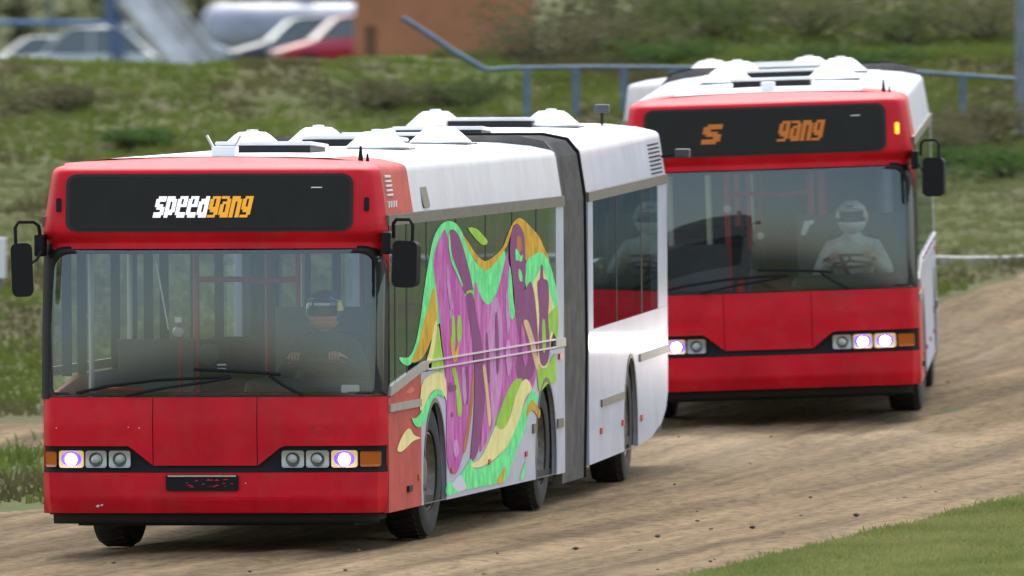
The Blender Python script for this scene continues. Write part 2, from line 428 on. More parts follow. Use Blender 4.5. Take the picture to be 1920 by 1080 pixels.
# ------------------------------------------------------------------ articulated buses
FONT = {
 's': ['.1111', '11111', '11...', '1111.', '.1111', '...11', '11111', '1111.'],
 'p': ['1111.', '11111', '11.11', '11.11', '11.11', '11111', '1111.', '11...'],
 'e': ['.1111', '11.11', '11.11', '11111', '11...', '11...', '11111', '.1111'],
 'd': ['...11', '.1111', '11111', '11.11', '11.11', '11.11', '11111', '.1111'],
 'g': ['.1111', '11.11', '11.11', '11.11', '11111', '.1111', '...11', '1111.'],
 'a': ['1111.', '...11', '.1111', '11.11', '11.11', '11.11', '11111', '.1111'],
 'n': ['1111.', '11111', '11.11', '11.11', '11.11', '11.11', '11.11', '11.11'],
 '4': ['..11.', '.111.', '.1.1.', '11.1.', '1..1.', '11111', '...1.', '...1.'],
 '2': ['.111.', '1...1', '....1', '...1.', '..1..', '.1...', '1....', '11111'],
 '6': ['.111.', '1....', '1....', '1111.', '1...1', '1...1', '1...1', '.111.'],
 '1': ['..1..', '.11..', '..1..', '..1..', '..1..', '..1..', '..1..', '.111.'],
}
HW = [(0.22, 1.235), (0.60, 1.25), (2.36, 1.25), (2.44, 1.235), (2.73, 1.192), (2.755, 1.186), (2.775, 1.176), (2.79, 1.155), (2.80, 1.12)]
def hw(z):
    if z <= HW[0][0]: return HW[0][1]
    for (a, p), (b, q) in zip(HW, HW[1:]):
        if z <= b: return p + (q - p) * (z - a) / (b - a)
    return HW[-1][1]
YP = [(0.20, -.04), (0.31, -.075), (0.42, -.125), (0.61, -.13), (0.66, -.105), (0.95, -.125), (1.15, -.105)]
YT = [(2.31, -.078), (2.335, -.085), (2.735, -.046), (2.76, -.036), (2.782, -.006), (2.80, .06)]
def yscreen(t, u): return -.105 + R(1) * ((-.9 + 3.5 * u * u) * t + 4 * t * t)   # upright at the bottom centre, leaning back higher up and outwards
def yprof(z, u):
    if z <= YP[0][0]: return YP[0][1]
    if z <= 1.15:
        for (a, p), (b, q) in zip(YP, YP[1:]):
            if z <= b: return p + (q - p) * (z - a) / (b - a)
    if z <= 2.20: return yscreen(z - 1.15, u)
    yw = yscreen(1.05, u)
    if z <= 2.25: return yw + .015 * (z - 2.2) / .05
    if z <= 2.31: return yw + .015 + (-.078 - yw - .015) * (z - 2.25) / .06
    for (a, p), (b, q) in zip(YT, YT[1:]):
        if z <= b: return p + (q - p) * (z - a) / (b - a)
    return YT[-1][1]
def bow(u): return .085 * u * u + .135 * max(0, (abs(u) - .915) / .085) ** 2.0
def fpt(x, z, off=0.0):
    u = max(-1, min(1, x / hw(z)))
    return (x, yprof(z, u) + bow(u) - off, z)
FY = 0.10                                            # the sides start here
def arch_outline(y0, y1, z0, top, arches, r=.60, zc=.47):
    """side panel outline in (y, z): bottom edge notched by wheel arches, top given as a polyline from front to back"""
    p = [(y0, z0)]
    for c in arches:
        if not (y0 < c < y1): continue
        dy = math.sqrt(max(0, r * r - (zc - z0) ** 2))
        a0 = math.atan2(z0 - zc, -dy); a1 = math.atan2(z0 - zc, dy)
        if a0 < 0: a0 += 2 * math.pi
        for k in range(19):
            t = a0 + (a1 - a0) * k / 18
            p.append((c + r * math.cos(t), zc + r * math.sin(t)))
    p += [(y1, z0)] + [q for q in reversed(top)]
    return p
def wheel(parent, x, y, z, side, steer, loc=None, rot=None, dual=False):
    w = empty('wheel', (x, y, z), (0, 0, steer)); w.parent = parent
    if loc is not None:
        M = Matrix.Translation(loc) @ Matrix.Rotation(rot[2], 4, 'Z') @ Matrix.Rotation(rot[1], 4, 'Y') @ Matrix.Rotation(rot[0], 4, 'X')
        w.matrix_local = M @ Matrix.Translation((x, y, z)) @ Matrix.Rotation(steer, 4, 'Z')
    S = side
    t = MB().lathe([(.29, -.13 * S), (.40, -.145 * S), (.465, -.13 * S), (.482, -.09 * S), (.484, .09 * S), (.465, .13 * S), (.40, .148 * S), (.30, .135 * S), (.29, .06 * S)], n=40)
    for k in range(40):                               # tread blocks
        a = 2 * math.pi * k / 40
        M = Matrix.Rotation(a, 4, 'X') @ Matrix.Translation((0, 0, .484)) @ Matrix.Rotation(R(20), 4, 'Z')
        t.obox(M, .19, .038, .014)
    t.build('tyre', TYRE, w, smooth=40)
    h = MB().lathe([(.292, .02 * S), (.292, .12 * S), (.275, .125 * S), (.265, .09 * S), (.20, .03 * S), (.17, .035 * S), (.16, .06 * S), (.11, .075 * S), (.10, .10 * S), (.02, .105 * S)], n=32)
    for k in range(10):
        a = 2 * math.pi * k / 10
        h.lathe([(.014, .03 * S), (.014, .075 * S), (.002, .08 * S)], Matrix.Translation((0, .225 * math.cos(a), .225 * math.sin(a))) , n=6)
    h.build('rim', RIM, w, smooth=40)
    return w

def letters(text, x0, z0, h, pitch, parent, mats_, sub='letter', slant=.22, off=.030, gap=.92):
    for i, ch in enumerate(text):
        if ch == ' ': continue
        mb = MB(); g = FONT[ch]; cw = pitch * gap / 5; rh = h / 8
        for r, row in enumerate(g):
            for c, k in enumerate(row):
                if k != '1': continue
                def P(a, b): 
                    zz = z0 + h - b * rh; xx = x0 + i * pitch + a * cw + slant * (zz - z0)
                    return fpt(xx, zz, off)
                mb.add([P(c, r), P(c + 1, r), P(c + 1, r + 1), P(c, r + 1)], [(0, 1, 2, 3)])
        o = mb.build(sub, mats_[i] if isinstance(mats_, list) else mats_, parent, fix=False)

MURAL = [
('mint',0,[(0.63,1.41),(0.82,1.36),(1.12,1.34),(1.39,1.38),(1.99,1.5),(2.96,1.63),(4.38,1.6),(4.95,1.63),(5.33,1.69),(5.79,1.73),(6.14,1.89),(6.29,2.02),(6.11,2.09),(5.67,1.99),(5.24,1.95),(4.95,1.97),(4.52,2.05),(4.15,2.18),(3.83,2.28),(3.55,2.33),(3.16,2.35),(2.77,2.32),(2.41,2.23),(2.13,2.04),(1.91,1.85),(1.72,1.66),(1.47,1.49),(1.12,1.4)]),
('mustard',1,[(3.98,2.23),(4.23,2.18),(4.66,2.08),(5.01,2.03),(5.24,2.02),(5.67,2.05),(6.14,2.11),(6.41,2.2),(6.7,2.28),(7,2.31),(7.3,2.29),(7.75,2.22),(8.11,2.16),(8.41,2.07),(8.75,1.95),(8.29,2.02),(7.9,2.01),(7.45,1.97),(7.27,2.07),(7,2.23),(6.73,2.26),(6.47,2.15),(6.2,2.08),(5.67,1.99),(5.24,1.95),(4.95,1.97),(4.58,2.04),(4.23,2.14)]),
('mint',2,[(7.42,1.97),(7.9,2.02),(8.26,2.03),(8.66,1.96),(8.96,1.83),(9.18,1.66),(9.15,1.54),(8.84,1.67),(8.53,1.83),(8.29,1.92),(7.99,1.85),(7.75,1.8),(7.45,1.76),(7.33,1.86)]),
('cream',1,[(7.69,1.79),(8.05,1.88),(8.29,1.93),(8.6,1.83),(8.9,1.69),(9.15,1.55),(9.15,1.46),(8.81,1.35),(8.6,1.15),(8.05,1.2),(7.84,1.53)]),
('mustard',2,[(1.25,1.37),(1.58,1.47),(1.85,1.61),(2.16,1.75),(2.43,1.88),(2.57,1.72),(2.54,1.59),(2.21,1.48),(1.88,1.39),(1.55,1.36)]),
('cream',3,[(1.99,1.33),(2.21,1.44),(2.52,1.64),(2.63,1.49),(2.66,1.41),(2.32,1.34)]),
('lime',4,[(2.27,1.3),(2.46,1.45),(2.63,1.6),(2.79,1.44),(2.91,1.27),(2.54,1.27)]),
('violet',3,[(2.77,2.24),(2.99,2.29),(3.13,2.24),(3.3,2.12),(3.55,2),(3.83,1.89),(4.06,1.78),(4.29,1.61),(4.43,1.41),(4.49,1.21),(4.43,1.01),(4.23,0.82),(3.95,0.63),(3.61,0.5),(3.38,0.49),(3.16,0.54),(3.05,0.66),(3.05,0.93),(2.99,1.24),(2.82,1.48),(2.6,1.8),(2.43,2),(2.41,2.07),(2.57,2.18)]),
('plum',4,[(3.24,2.27),(3.47,2.28),(3.75,2.23),(4.01,2.12),(4.23,2),(4.43,1.87),(4.46,1.81),(4.03,1.8),(3.89,1.88),(3.66,1.98),(3.38,2.08),(3.24,2.18)]),
('plum',4,[(4.09,1.78),(4.49,1.78),(4.69,1.6),(4.98,1.39),(5.12,1.11),(4.98,0.84),(4.69,0.61),(4.35,0.55),(4.32,0.62),(4.49,0.89),(4.55,1.21),(4.4,1.45)]),
('violet',2,[(4.6,1.88),(4.95,1.75),(5.33,1.69),(5.67,1.74),(5.97,1.85),(6.26,2.02),(6.38,2.04),(6.61,1.8),(6.73,1.59),(7.3,1.54),(7.84,1.53),(8.05,1.36),(7.96,1.12),(7.69,0.99),(7.3,0.86),(6.55,0.98),(6.11,0.93),(5.67,0.84),(5.24,0.69),(4.81,0.61),(4.98,0.84),(5.06,1.19),(4.92,1.43),(4.6,1.68)]),
('pink',3,[(5.53,1.72),(5.79,1.73),(6.03,1.57),(6.08,1.33),(6.03,1.09),(5.79,0.9),(5.5,0.82),(5.38,1.11),(5.24,1.43),(5.38,1.58)]),
('plum',4,[(6.64,2.23),(6.85,2.27),(7.06,2.25),(7.27,2.19),(7.33,2.1),(7.39,1.9),(7.3,1.76),(7.63,1.82),(7.84,1.73),(7.99,1.53),(8.05,1.32),(7.87,1.16),(7.54,1.07),(7,1.08),(6.79,1.19),(7,1.39),(6.79,1.57),(6.7,1.79),(6.5,2.04),(6.55,2.16)]),
('mint',5,[(6.47,1.96),(6.58,1.88),(6.67,1.71),(6.76,1.58),(6.5,1.57),(6.38,1.76)]),
('mint',5,[(6.82,2.08),(6.97,2.06),(7.09,2.02),(7.21,2.03),(7.15,1.98),(6.97,1.99),(6.82,2)]),
('mint',5,[(7,1.93),(7.15,1.89),(7.18,1.83),(7.03,1.84),(6.97,1.88)]),
('rust',5,[(6.91,2.17),(7.12,2.16),(7.18,2.08),(7.03,2.05),(6.88,2.1)]),
('plum',4,[(8.23,1.93),(8.35,1.92),(8.38,1.83),(8.63,1.8),(8.69,1.67),(8.63,1.51),(8.72,1.35),(8.66,1.21),(8.41,1.16),(8.17,1.2),(8.08,1.36),(8.14,1.56),(8.02,1.79),(8.17,1.83)]),
('lime',5,[(8.29,1.5),(8.44,1.5),(8.5,1.31),(8.41,1.26),(8.29,1.3)]),
('sand',5,[(7.24,1.52),(7.45,1.53),(7.63,1.47),(7.87,1.35),(7.99,1.23),(8.14,1.15),(7.93,1.15),(7.75,1.25),(7.51,1.39)]),
('lime',2,[(8.53,1.51),(9.12,1.6),(9.21,1.5),(9.15,1.35),(8.84,1.42),(8.66,1.35)]),
('lime',3,[(7.93,1.26),(8.05,1.19),(8.41,1.13),(8.84,1.21),(9.02,1.23),(9.05,1.03),(8.6,1.02),(8.14,0.97),(8.02,1.06)]),
('lime',1,[(4.23,2.28),(4.66,2.27),(4.95,2.23),(5.3,2.16),(5.04,2.14),(4.66,2.19)]),
('lime',5,[(3.35,1.63),(3.47,1.64),(3.52,1.47),(3.44,1.39),(3.33,1.47)]),
('lime',5,[(3.66,1.64),(3.83,1.62),(3.86,1.51),(3.72,1.44),(3.61,1.5)]),
('mustard',6,[(3.27,1.51),(3.5,1.38),(3.72,1.46),(3.66,1.35),(3.47,1.3),(3.3,1.39)]),
('lime',5,[(3.33,1.25),(3.44,1.27),(3.58,1.23),(3.83,0.99),(3.78,0.9),(3.61,0.93),(3.52,1.11)]),
('plum',6,[(3.16,1.16),(3.33,1.16),(3.33,1.14),(3.52,1.14),(3.52,1.1),(3.16,1.1)]),
('plum',6,[(3.27,0.94),(3.38,0.94),(3.38,0.91),(3.27,0.91)]),
('lime',3,[(5.67,0.79),(5.91,0.89),(6.26,1),(6.61,1.08),(6.91,1.1),(7.15,1.08),(6.79,0.97),(6.47,0.84),(6.17,0.75),(5.85,0.75)]),
('cream',3,[(4.32,0.53),(4.81,0.56),(5.24,0.66),(5.65,0.78),(5.85,0.75),(6.14,0.75),(6.47,0.83),(6.76,0.96),(7.12,1.07),(7.45,1.08),(7.69,1),(7.36,0.95),(7.06,0.83),(6.73,0.72),(6.29,0.61),(5.67,0.54),(4.98,0.5),(4.55,0.5)]),
('mint',2,[(3.05,0.34),(3.05,0.43),(3.44,0.43),(3.72,0.46),(4.12,0.54),(4.35,0.57),(4.55,0.49),(4.98,0.49),(5.67,0.53),(6.29,0.61),(6.73,0.72),(7.06,0.83),(7.42,0.94),(7.75,0.99),(8.05,0.91),(7.84,0.88),(7.57,0.84),(7.24,0.7),(6.76,0.55),(6.47,0.44),(6.14,0.35),(4.95,0.35),(3.89,0.35)]),
('white',4,[(3.33,0.42),(3.72,0.47),(3.89,0.44),(4.06,0.36),(3.55,0.36)]),
('mustard',4,[(7.42,0.87),(7.69,0.92),(7.87,0.89),(8.14,0.82),(8.08,0.77),(7.81,0.83),(7.6,0.84),(7.39,0.8)]),
('mustard',4,[(5.7,0.36),(5.97,0.42),(6.17,0.46),(6.14,0.41),(5.97,0.34)]),
('mint',1,[(7,0.34),(7.12,0.4),(7.33,0.47),(7.27,0.39),(7.15,0.34)]),
('sand',5,[(4.98,1.23),(5.12,1.23),(5.3,1.01),(5.41,0.83),(5.27,0.79),(5.12,1.03)]),
('rust',5,[(3.89,0.66),(4.12,0.82),(4.29,1.01),(4.46,1.21),(4.52,1.19),(4.43,0.97),(4.23,0.77),(4.01,0.63)]),
('cream',2,[(1.88,1.22),(2.91,1.24),(3.05,1.04),(2.91,1.08),(2.6,1.13),(2.27,1.12),(2.05,1.07),(1.77,1),(1.66,1.03)]),
('mint',3,[(1.25,0.96),(1.42,0.95),(1.63,0.97),(1.94,1.04),(2.16,1.09),(2.49,1.13),(2.77,1.12),(2.91,1.07),(2.6,1.09),(2.32,1.06),(2.1,0.98),(1.91,0.91),(1.61,0.88),(1.36,0.91)]),
('pink',6,[(3.05,2),(3.16,2.02),(3.27,1.86),(3.41,1.72),(3.27,1.7),(3.13,1.83)]),
('pink',6,[(3.19,1.69),(3.33,1.7),(3.38,1.64),(3.24,1.63)]),
('pink',6,[(3.83,1.22),(3.98,1.25),(4.12,1.06),(3.95,0.98)]),
('pink',6,[(3.35,0.7),(3.55,0.74),(3.69,0.65),(3.5,0.6)]),
('plum',6,[(5.67,1.58),(5.79,1.59),(5.88,1.25),(5.73,1.18)]),
('plum',6,[(5.15,1.43),(5.24,1.47),(5.38,1.18),(5.27,1.12)]),
('pink',6,[(6.23,1.72),(6.35,1.77),(6.47,1.52),(6.32,1.45)]),
('pink',6,[(6.23,1.36),(6.44,1.4),(6.55,1.2),(6.32,1.14)]),
('violet',6,[(7.09,1.51),(7.27,1.44),(7.45,1.26),(7.3,1.18),(7.12,1.3)]),
('plum',6,[(4.06,1.22),(4.18,1.25),(4.23,1.06),(4.12,0.98)]),
('mint',6,[(3.16,2.26),(3.24,2.25),(3.35,2.1),(3.66,1.97),(3.92,1.87),(3.86,1.86),(3.58,1.96),(3.27,2.07)]),
('lime',6,[(4.12,1.81),(4.29,1.82),(4.49,1.81),(4.49,1.8),(4.23,1.8),(4.12,1.79)]),
('cream',1,[(0.49,0.75),(0.71,0.83),(0.98,0.88),(1.17,0.88),(1.36,0.83),(1.69,0.8),(1.31,0.79),(0.95,0.75),(0.68,0.73)]),
]

def make_bus(cfg):
    root = empty('articulated_bus', cfg['loc'], cfg['rot'])
    tag(root, cfg['label'], 'bus', 'articulated racing buses')
    MW = Matrix.Translation(cfg['loc']) @ Matrix.Rotation(cfg['rot'][2], 4, 'Z') @ Matrix.Rotation(cfg['rot'][1], 4, 'Y') @ Matrix.Rotation(cfg['rot'][0], 4, 'X')
    B = lambda mb, n, m, **k: mb.build(n, m, k.pop('parent', root), **k)
    L1 = 9.6; AX = (2.45, 8.5)
    # ---- nose
    def panel(x0, x1, zl, zt, off=0.0, nx=14, nz=10):
        mb = MB(); us = lin(x0, x1, nx)
        zs = sorted(set(lin(0, 1, nz)))
        return mb.grid(lambda x, t: fpt(x * (hw(zl(x) + (zt - zl(x)) * t) / 1.25), zl(x) + (zt - zl(x)) * t, off), us, zs)
    def zl_side(x):
        a = abs(x) if x < 0 else x + .09
        return .795 if a > .60 else .795 - (.60 - a) / .17 * .135
    xs_in = -.425, .33
    B(panel(-1.25, xs_in[0] - .003, zl_side, 1.145, nx=24), 'front_panel', RED, smooth=40, fix=False)
    B(panel(xs_in[0] + .003, xs_in[1] - .003, lambda x: .655, 1.145), 'front_panel', RED, smooth=40, fix=False)
    p3 = B(panel(xs_in[1] + .003, 1.25, zl_side, 1.145, nx=24), 'front_panel', RED, smooth=40, fix=False)
    if cfg['ghost']: letters('4261', .70, .87, .085, .075, p3, RED_DK, 'ghost_number', slant=.0, off=.0025, gap=.8)
    bmp = B(panel(-1.25, 1.25, lambda x: .315, .606, .012, nx=44, nz=14), 'bumper', RED, smooth=30, fix=False)
    B(MB().rrgrid(-.34, .575, .322, .475, .03, lambda x, z: fpt(x, z, .018), 30, 8), 'tow_cover', RED, parent=bmp, fix=False)
    B(MB().grid(lambda x, t: fpt(x * .985, .235 + .095 * t, -.06), lin(-1.2, 1.2, 20), lin(0, 1, 4)), 'lower_valance', UNDER, solid=.02, smooth=40, fix=False)
    # black light band
    B(panel(-1.25, 1.25, lambda x: .608, .80, -.022, nx=44, nz=5), 'light_band', BLACK, smooth=40, fix=False)
    lamps = [(-1.115, -.935, cfg['lit'][0]), (-.92, -.765, cfg['lit'][1]), (-.748, -.59, cfg['lit'][2]), (.505, .665, cfg['lit'][2]), (.68, .843, cfg['lit'][1]), (.86, 1.045, cfg['lit'][0])]
    for x0, x1, lit in lamps:
        cx = (x0 + x1) / 2; ya = min(fpt(x0, .70)[1], fpt(x1, .70)[1]); hx = (x1 - x0) / 2
        o = MB().prism(rrect(x0, x1, .640, .762, .018, 3), lambda x, z: fpt(x, z, .004), lambda x, z: fpt(x, z, -.03)).build('headlight', LAMP_WARM if lit else CHROME, root, smooth=30)
        yc = fpt(cx, .70)[1]
        if lit:
            MB().lathe([(.002, -.022), (.030, -.020), (.039, -.012), (.041, 0)], Matrix.Translation((cx, yc, .70)) @ Matrix.Rotation(R(90), 4, 'Z'), n=20).build('bulb', LAMP_LIT, o, smooth=50)
            B(MB().ring([(cx + .074 * math.cos(t), .703 + .056 * math.sin(t)) for t in lin(0, 2 * math.pi, 25)] , [(cx + .045 * math.cos(t), .70 + .045 * math.sin(t)) for t in lin(0, 2 * math.pi, 25)], lambda x, z: fpt(x, z, .008)), 'halo_ring', LAMP_VIO, parent=o, fix=False)  # glowing ring stands in for the halo, not a lamp part
        else:
            M = Matrix.Translation((cx, yc, .70)) @ Matrix.Rotation(R(90), 4, 'Z')
            MB().lathe([(.036, -.006), (.050, -.013), (.052, 0)], M, n=20).build('lamp_ring', LAMP_DK, o, smooth=50)
            MB().lathe([(.004, -.030), (.022, -.026), (.032, -.014), (.033, 0)], M, n=20).build('bulb', LENS_OFF, o, smooth=50)
    for x0, x1 in ((-1.225, -1.135), (1.065, 1.205)):
        MB().prism(rrect(x0, x1, .645, .755, .015, 3), lambda x, z: fpt(x, z, .006), lambda x, z: fpt(x, z, -.03)).build('turn_signal', AMBER, root, smooth=30)
    if cfg['plate']:
        pl = B(MB().prism(rrect(-.325, .20, .475, .592, .018), lambda x, z: fpt(x, z, .035), lambda x, z: fpt(x, z, .0)), 'plate_holder', BLACK, bevel=.004)
        B(MB().sheet(rrect(-.31, .185, .578, .588, .003), lambda x, z: fpt(x, z, .040)), 'plate_edge', STEELP, parent=pl, fix=False)
        rng = random.Random(3); mb = MB()
        for k in range(16):
            xx = rng.uniform(-.29, .15); zz = rng.uniform(.50, .555)
            mb.sheet([(xx, zz), (xx + rng.uniform(.01, .05), zz + .002), (xx + .02, zz + rng.uniform(.006, .014))], lambda x, z: fpt(x, z, .0375 + k * .0002))
        B(mb, 'paint_scrape', RED_DK, parent=pl, fix=False)
        rng = random.Random(5)
        mb = MB()
        for cx, cz, s_ in ((-.83, .365, .016), (-.80, .372, .012), (-1.13, .925, .006), (-.52, .925, .006), (-.60, .93, .005), (.25, .53, .006)):
            mb.sheet([(cx - s_, cz), (cx, cz - s_ * .6), (cx + s_, cz + s_ * .2), (cx + s_ * .2, cz + s_ * .8)], lambda x, z: fpt(x, z, .016))
        B(mb, 'paint_chip', LETW, parent=bmp, fix=False)
    # windscreen, gasket, pillars
    ws = B(MB().grid(lambda u, z: fpt(u * 1.225, z, -.004), lin(-1, 1, 60), lin(1.15, 2.195, 40)), 'windscreen', GLASS, smooth=60, fix=False)
    outer = rrect(-1.245, 1.245, 1.147, 2.222, (.01, .01, .17, .17), 8); inner = rrect(-1.178, 1.178, 1.162, 2.172, (.05, .05, .13, .13), 8)
    B(MB().ring(outer, inner, lambda x, z: fpt(x, z, .008)), 'windscreen_gasket', GASKET, solid=.02, smooth=40, fix=False)
    for s in (-1, 1):
        # red corner filling outside the rounded gasket, and dark pillar behind the glass
        B(MB().sheet([(s * 1.15, 2.235), (s * 1.25, 2.235), (s * 1.25, 1.95), (s * 1.235, 2.05), (s * 1.205, 2.15)], lambda x, z: fpt(x, z, .003)), 'corner_panel', RED, fix=False)
        B(MB().grid(lambda u, z: (s * (1.17 + .078 * u), fpt(1.17 + .078 * u, z)[1] + .03, z), lin(0, 1, 5), lin(1.13, 2.24, 20)), 'front_pillar', BLACK, solid=.02, fix=False)
    # header with the destination display
    hd = MB().grid(lambda u, z: fpt(u * hw(z), z), lin(-1, 1, 61), [2.205, 2.22, 2.235, 2.245, 2.255, 2.27, 2.30, 2.32, 2.335, 2.40, 2.5, 2.6, 2.70, 2.735, 2.75, 2.76, 2.772, 2.782, 2.79, 2.80])
    hd.grid(lambda u, t: (u * hw(2.80), fpt(u * hw(2.80), 2.80)[1] + (.34 - fpt(u * hw(2.80), 2.80)[1]) * t, 2.80 + (.058 - .040 * u * u) * t), lin(-1, 1, 61), lin(0, 1, 6))
    B(hd, 'header_panel', RED, smooth=40, fix=False)
    dp = B(MB().rrgrid(-1.06, 1.02, 2.328, 2.742, .075, lambda x, z: fpt(x, z, .012), 50), 'destination_display', GASKET, smooth=60, fix=False)
    B(MB().rrgrid(-1.03, .99, 2.348, 2.722, .06, lambda x, z: fpt(x, z, .018), 50), 'display_glass', DISPLAY, parent=dp, smooth=60, fix=False)
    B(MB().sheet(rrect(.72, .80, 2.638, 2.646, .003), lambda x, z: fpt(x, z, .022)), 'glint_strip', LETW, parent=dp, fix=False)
    if cfg['sign'] == 'both':
        letters('speed', -.42, 2.43, .152, .0785, dp, SIGNW); letters('gang', -.42 + 5 * .0785, 2.43, .152, .0785, dp, SIGNO)
    else:
        letters('s', -.575, 2.435, .17, .175, dp, LETD); letters('gang', .08, 2.44, .175, .098, dp, LETD)
    for s in (-1, 1):
        B(MB().prism(rrect(s * 1.115 - .018, s * 1.115 + .018, 2.47, 2.57, .012), lambda x, z: fpt(x, z, .012), lambda x, z: fpt(x, z, -.01)), 'marker_lamp', BLACK if cfg['plate'] or s < 0 else AMBER_LIT)
    # wipers
    for path in ([(-.62, 1.155), (-.35, 1.21), (-.02, 1.255), (.14, 1.285)], [(.66, 1.155), (.53, 1.225), (.42, 1.30)]):
        B(MB().tube([fpt(x, z, .035) for x, z in path], .011, 6), 'wiper', BLACK)
    for path in ([(-.98, 1.175), (-.75, 1.225), (-.40, 1.268), (-.05, 1.285), (.14, 1.29)], [(-.12, 1.345), (.10, 1.335), (.42, 1.315), (.50, 1.305)]):
        B(MB().tube([fpt(x, z, .03) for x, z in path], .013, 6), 'wiper_blade', BLACK)
    # ---- front section sides
    top_f = [(FY + .05, 1.13), (.35, 1.15), (1.72, 1.275), (L1, 1.275)]
    for s in (1, -1):
        X = 1.25 * s; Xi = 1.215 * s
        red = arch_outline(FY, 1.76, .31, [(FY, 1.13), (.35, 1.15), (1.72, 1.275), (1.76, 1.275)], ())
        B(MB().prism(red, lambda y, z: (X, y, z), lambda y, z: (Xi, y, z)), 'side_panel', RED_PALE)
        wht = arch_outline(1.764, L1, .31, [(1.764, 1.275), (L1, 1.275)], AX)
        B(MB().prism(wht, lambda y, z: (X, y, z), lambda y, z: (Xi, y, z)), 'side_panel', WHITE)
        for a in AX:                                   # arch rim and dark wheel well
            B(MB().ring([(a + .60 * math.cos(t), .47 + .60 * math.sin(t)) for t in lin(R(-15), R(195), 24)] , [(a + .57 * math.cos(t), .47 + .57 * math.sin(t)) for t in lin(R(-15), R(195), 24)], lambda y, z: (X + .006 * s, y, z)), 'arch_rim', TRIM, fix=False)
            well = MB()
            well.grid(lambda t, d: (s * (1.214 - .5 * d), a + .60 * math.cos(t), .47 + .60 * math.sin(t)), lin(R(-15), R(195), 20), (0, 1))
            well.box(*sorted((s * .70, s * .714)), a - .6, a + .6, .3, 1.08)
            B(well, 'wheel_well', UNDER)
        # waist rail
        if s > 0:
            B(MB().prism([(FY + .02, 1.145), (.14, 1.215), (.36, 1.235), (1.74, 1.345), (2.05, 1.352), (2.05, 1.287), (1.74, 1.28), (.40, 1.165)], lambda y, z: (1.266, y, z), lambda y, z: (1.24, y, z)), 'waist_rail', RAIL)
            B(MB().box(1.24, 1.264, 9.02, 9.585, 1.285, 1.35), 'waist_rail', RAIL)
            for z in (1.283, 1.342): B(MB().box(1.252, 1.266, 2.055, 9.015, z, z + .012), 'rail_lip', LIP)
        else:
            B(MB().box(-1.264, -1.24, .4, 9.585, 1.285, 1.35), 'waist_rail', RAIL)
        B(MB().box(*sorted((X, X + .014 * s)), FY + .02, 1.70, 1.03, 1.085), 'rub_strip', RAIL)
        for y0, y1 in ((7.72, 7.885), (9.13, 9.45)): B(MB().box(*sorted((X, X + .013 * s)), y0, y1, .665, .735), 'rub_strip', TRIM)
        # window trim, roof side panels
        B(MB().box(*sorted((1.20 * s, 1.258 * s)), FY + .03, L1, 2.362, 2.438), 'window_trim', TRIM)
        def roofside(y0, y1):
            zz = (2.440, 2.73, 2.755, 2.775, 2.79, 2.80)
            prof = [(hw(z) , z, (fpt(hw(z), z)[1] - .001) if y0 < 1 else y0) for z in zz] + [(1.0, 2.826, .34 if y0 < 1 else y0), (.8, 2.846, .34 if y0 < 1 else y0)]
            return MB().grid(lambda t, i: (s * prof[int(i)][0], prof[int(i)][2] + (y1 - prof[int(i)][2]) * t, prof[int(i)][1]), lin(0, 1, 8), range(len(prof)))
        B(roofside(FY + .02, 1.50), 'roof_side_panel', RED_PALE if s > 0 else RED, smooth=35, fix=False)
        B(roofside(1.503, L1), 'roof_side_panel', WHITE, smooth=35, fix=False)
        # windows
        divs = [.16, .46, 1.05, 2.07, 3.6, 5.2, 6.65, 8.02, 9.14] if s > 0 else [.30, .98, 1.66, 3.2, 4.0, 4.75, 5.5, 7.0, 8.2, 9.14]
        for a, b in zip(divs, divs[1:]):
            zb = 1.35 if b > 1.75 else (1.19 + .06 * (a > .4))
            zb0 = zb if s < 0 or b > 1.75 else 1.20 + (a - .16) * .085
            zb1 = zb if s < 0 or b > 1.75 else 1.20 + (b - .16) * .085
            zdoor = 0.45 if s < 0 and (b < 1.7 or 3.9 < a < 5) else None
            if zdoor: zb0 = zb1 = 1.30
            w = MB().add([(1.2495 * s, a + .02, zb0), (1.2495 * s, b - .02, zb1), (1.2495 * s, b - .02, 2.37), (1.2495 * s, a + .02, 2.37)], [(0, 1, 2, 3)])
            B(w, 'side_window', GLASS_S, fix=False)
            wd = .09 if (s > 0 and abs(b - 8.02) < .01) else (.07 if b < 1.2 else .05)
            if b < 9: B(MB().box(*sorted((s * 1.19, s * 1.2515)), b - wd / 2, b + wd / 2, 1.27, 2.37), 'window_post', BLACK)
        B(MB().box(*sorted((s * 1.19, s * 1.247)), 9.16, 9.59, 1.276, 2.362), 'window_post', WHITE)
    # louvres, side lamp slot and small marks on the visible side
    if cfg['mural']:
        for k in range(5):
            z = 2.715 - k * .033
            B(MB().box(hw(z) - .02, hw(z) + .012, .30, .58, z - .010, z + .004), 'louvre', LETW)
        for k in range(4): B(MB().box(hw(2.52) - .01, hw(2.52) + .010, .30 + k * .12, .345 + k * .12, 2.49, 2.535), 'louvre', LETW)
        def sp(y, z, o=0.0): return (1.238 + (z - 2.44) / .295 * -.066 + o, y, z)
        B(MB().prism(rrect(2.02, 2.36, 2.462, 2.70, .05), lambda y, z: sp(y, z, .010), lambda y, z: sp(y, z, -.02)), 'vent_slot', TRIM, bevel=.01)
        B(MB().sheet([(.95, 1.15), (1.2, 1.135), (1.45, 1.155), (1.25, 1.185)], lambda y, z: (1.2525, y, z)), 'paint_mark', MARK, fix=False)
    for y in (1.62, 3.3, 5.3, 7.35): B(MB().box(1.25, 1.262, y - .05, y + .05, .50, .54), 'side_marker', MARK if y != 1.62 else AMBER)
    for y, z in ((1.1, .43), (9.3, 1.19)): B(MB().box(1.25, 1.268, y - .09, y + .09, z, z + .045), 'side_marker', BLACK if y < 2 else MARK)
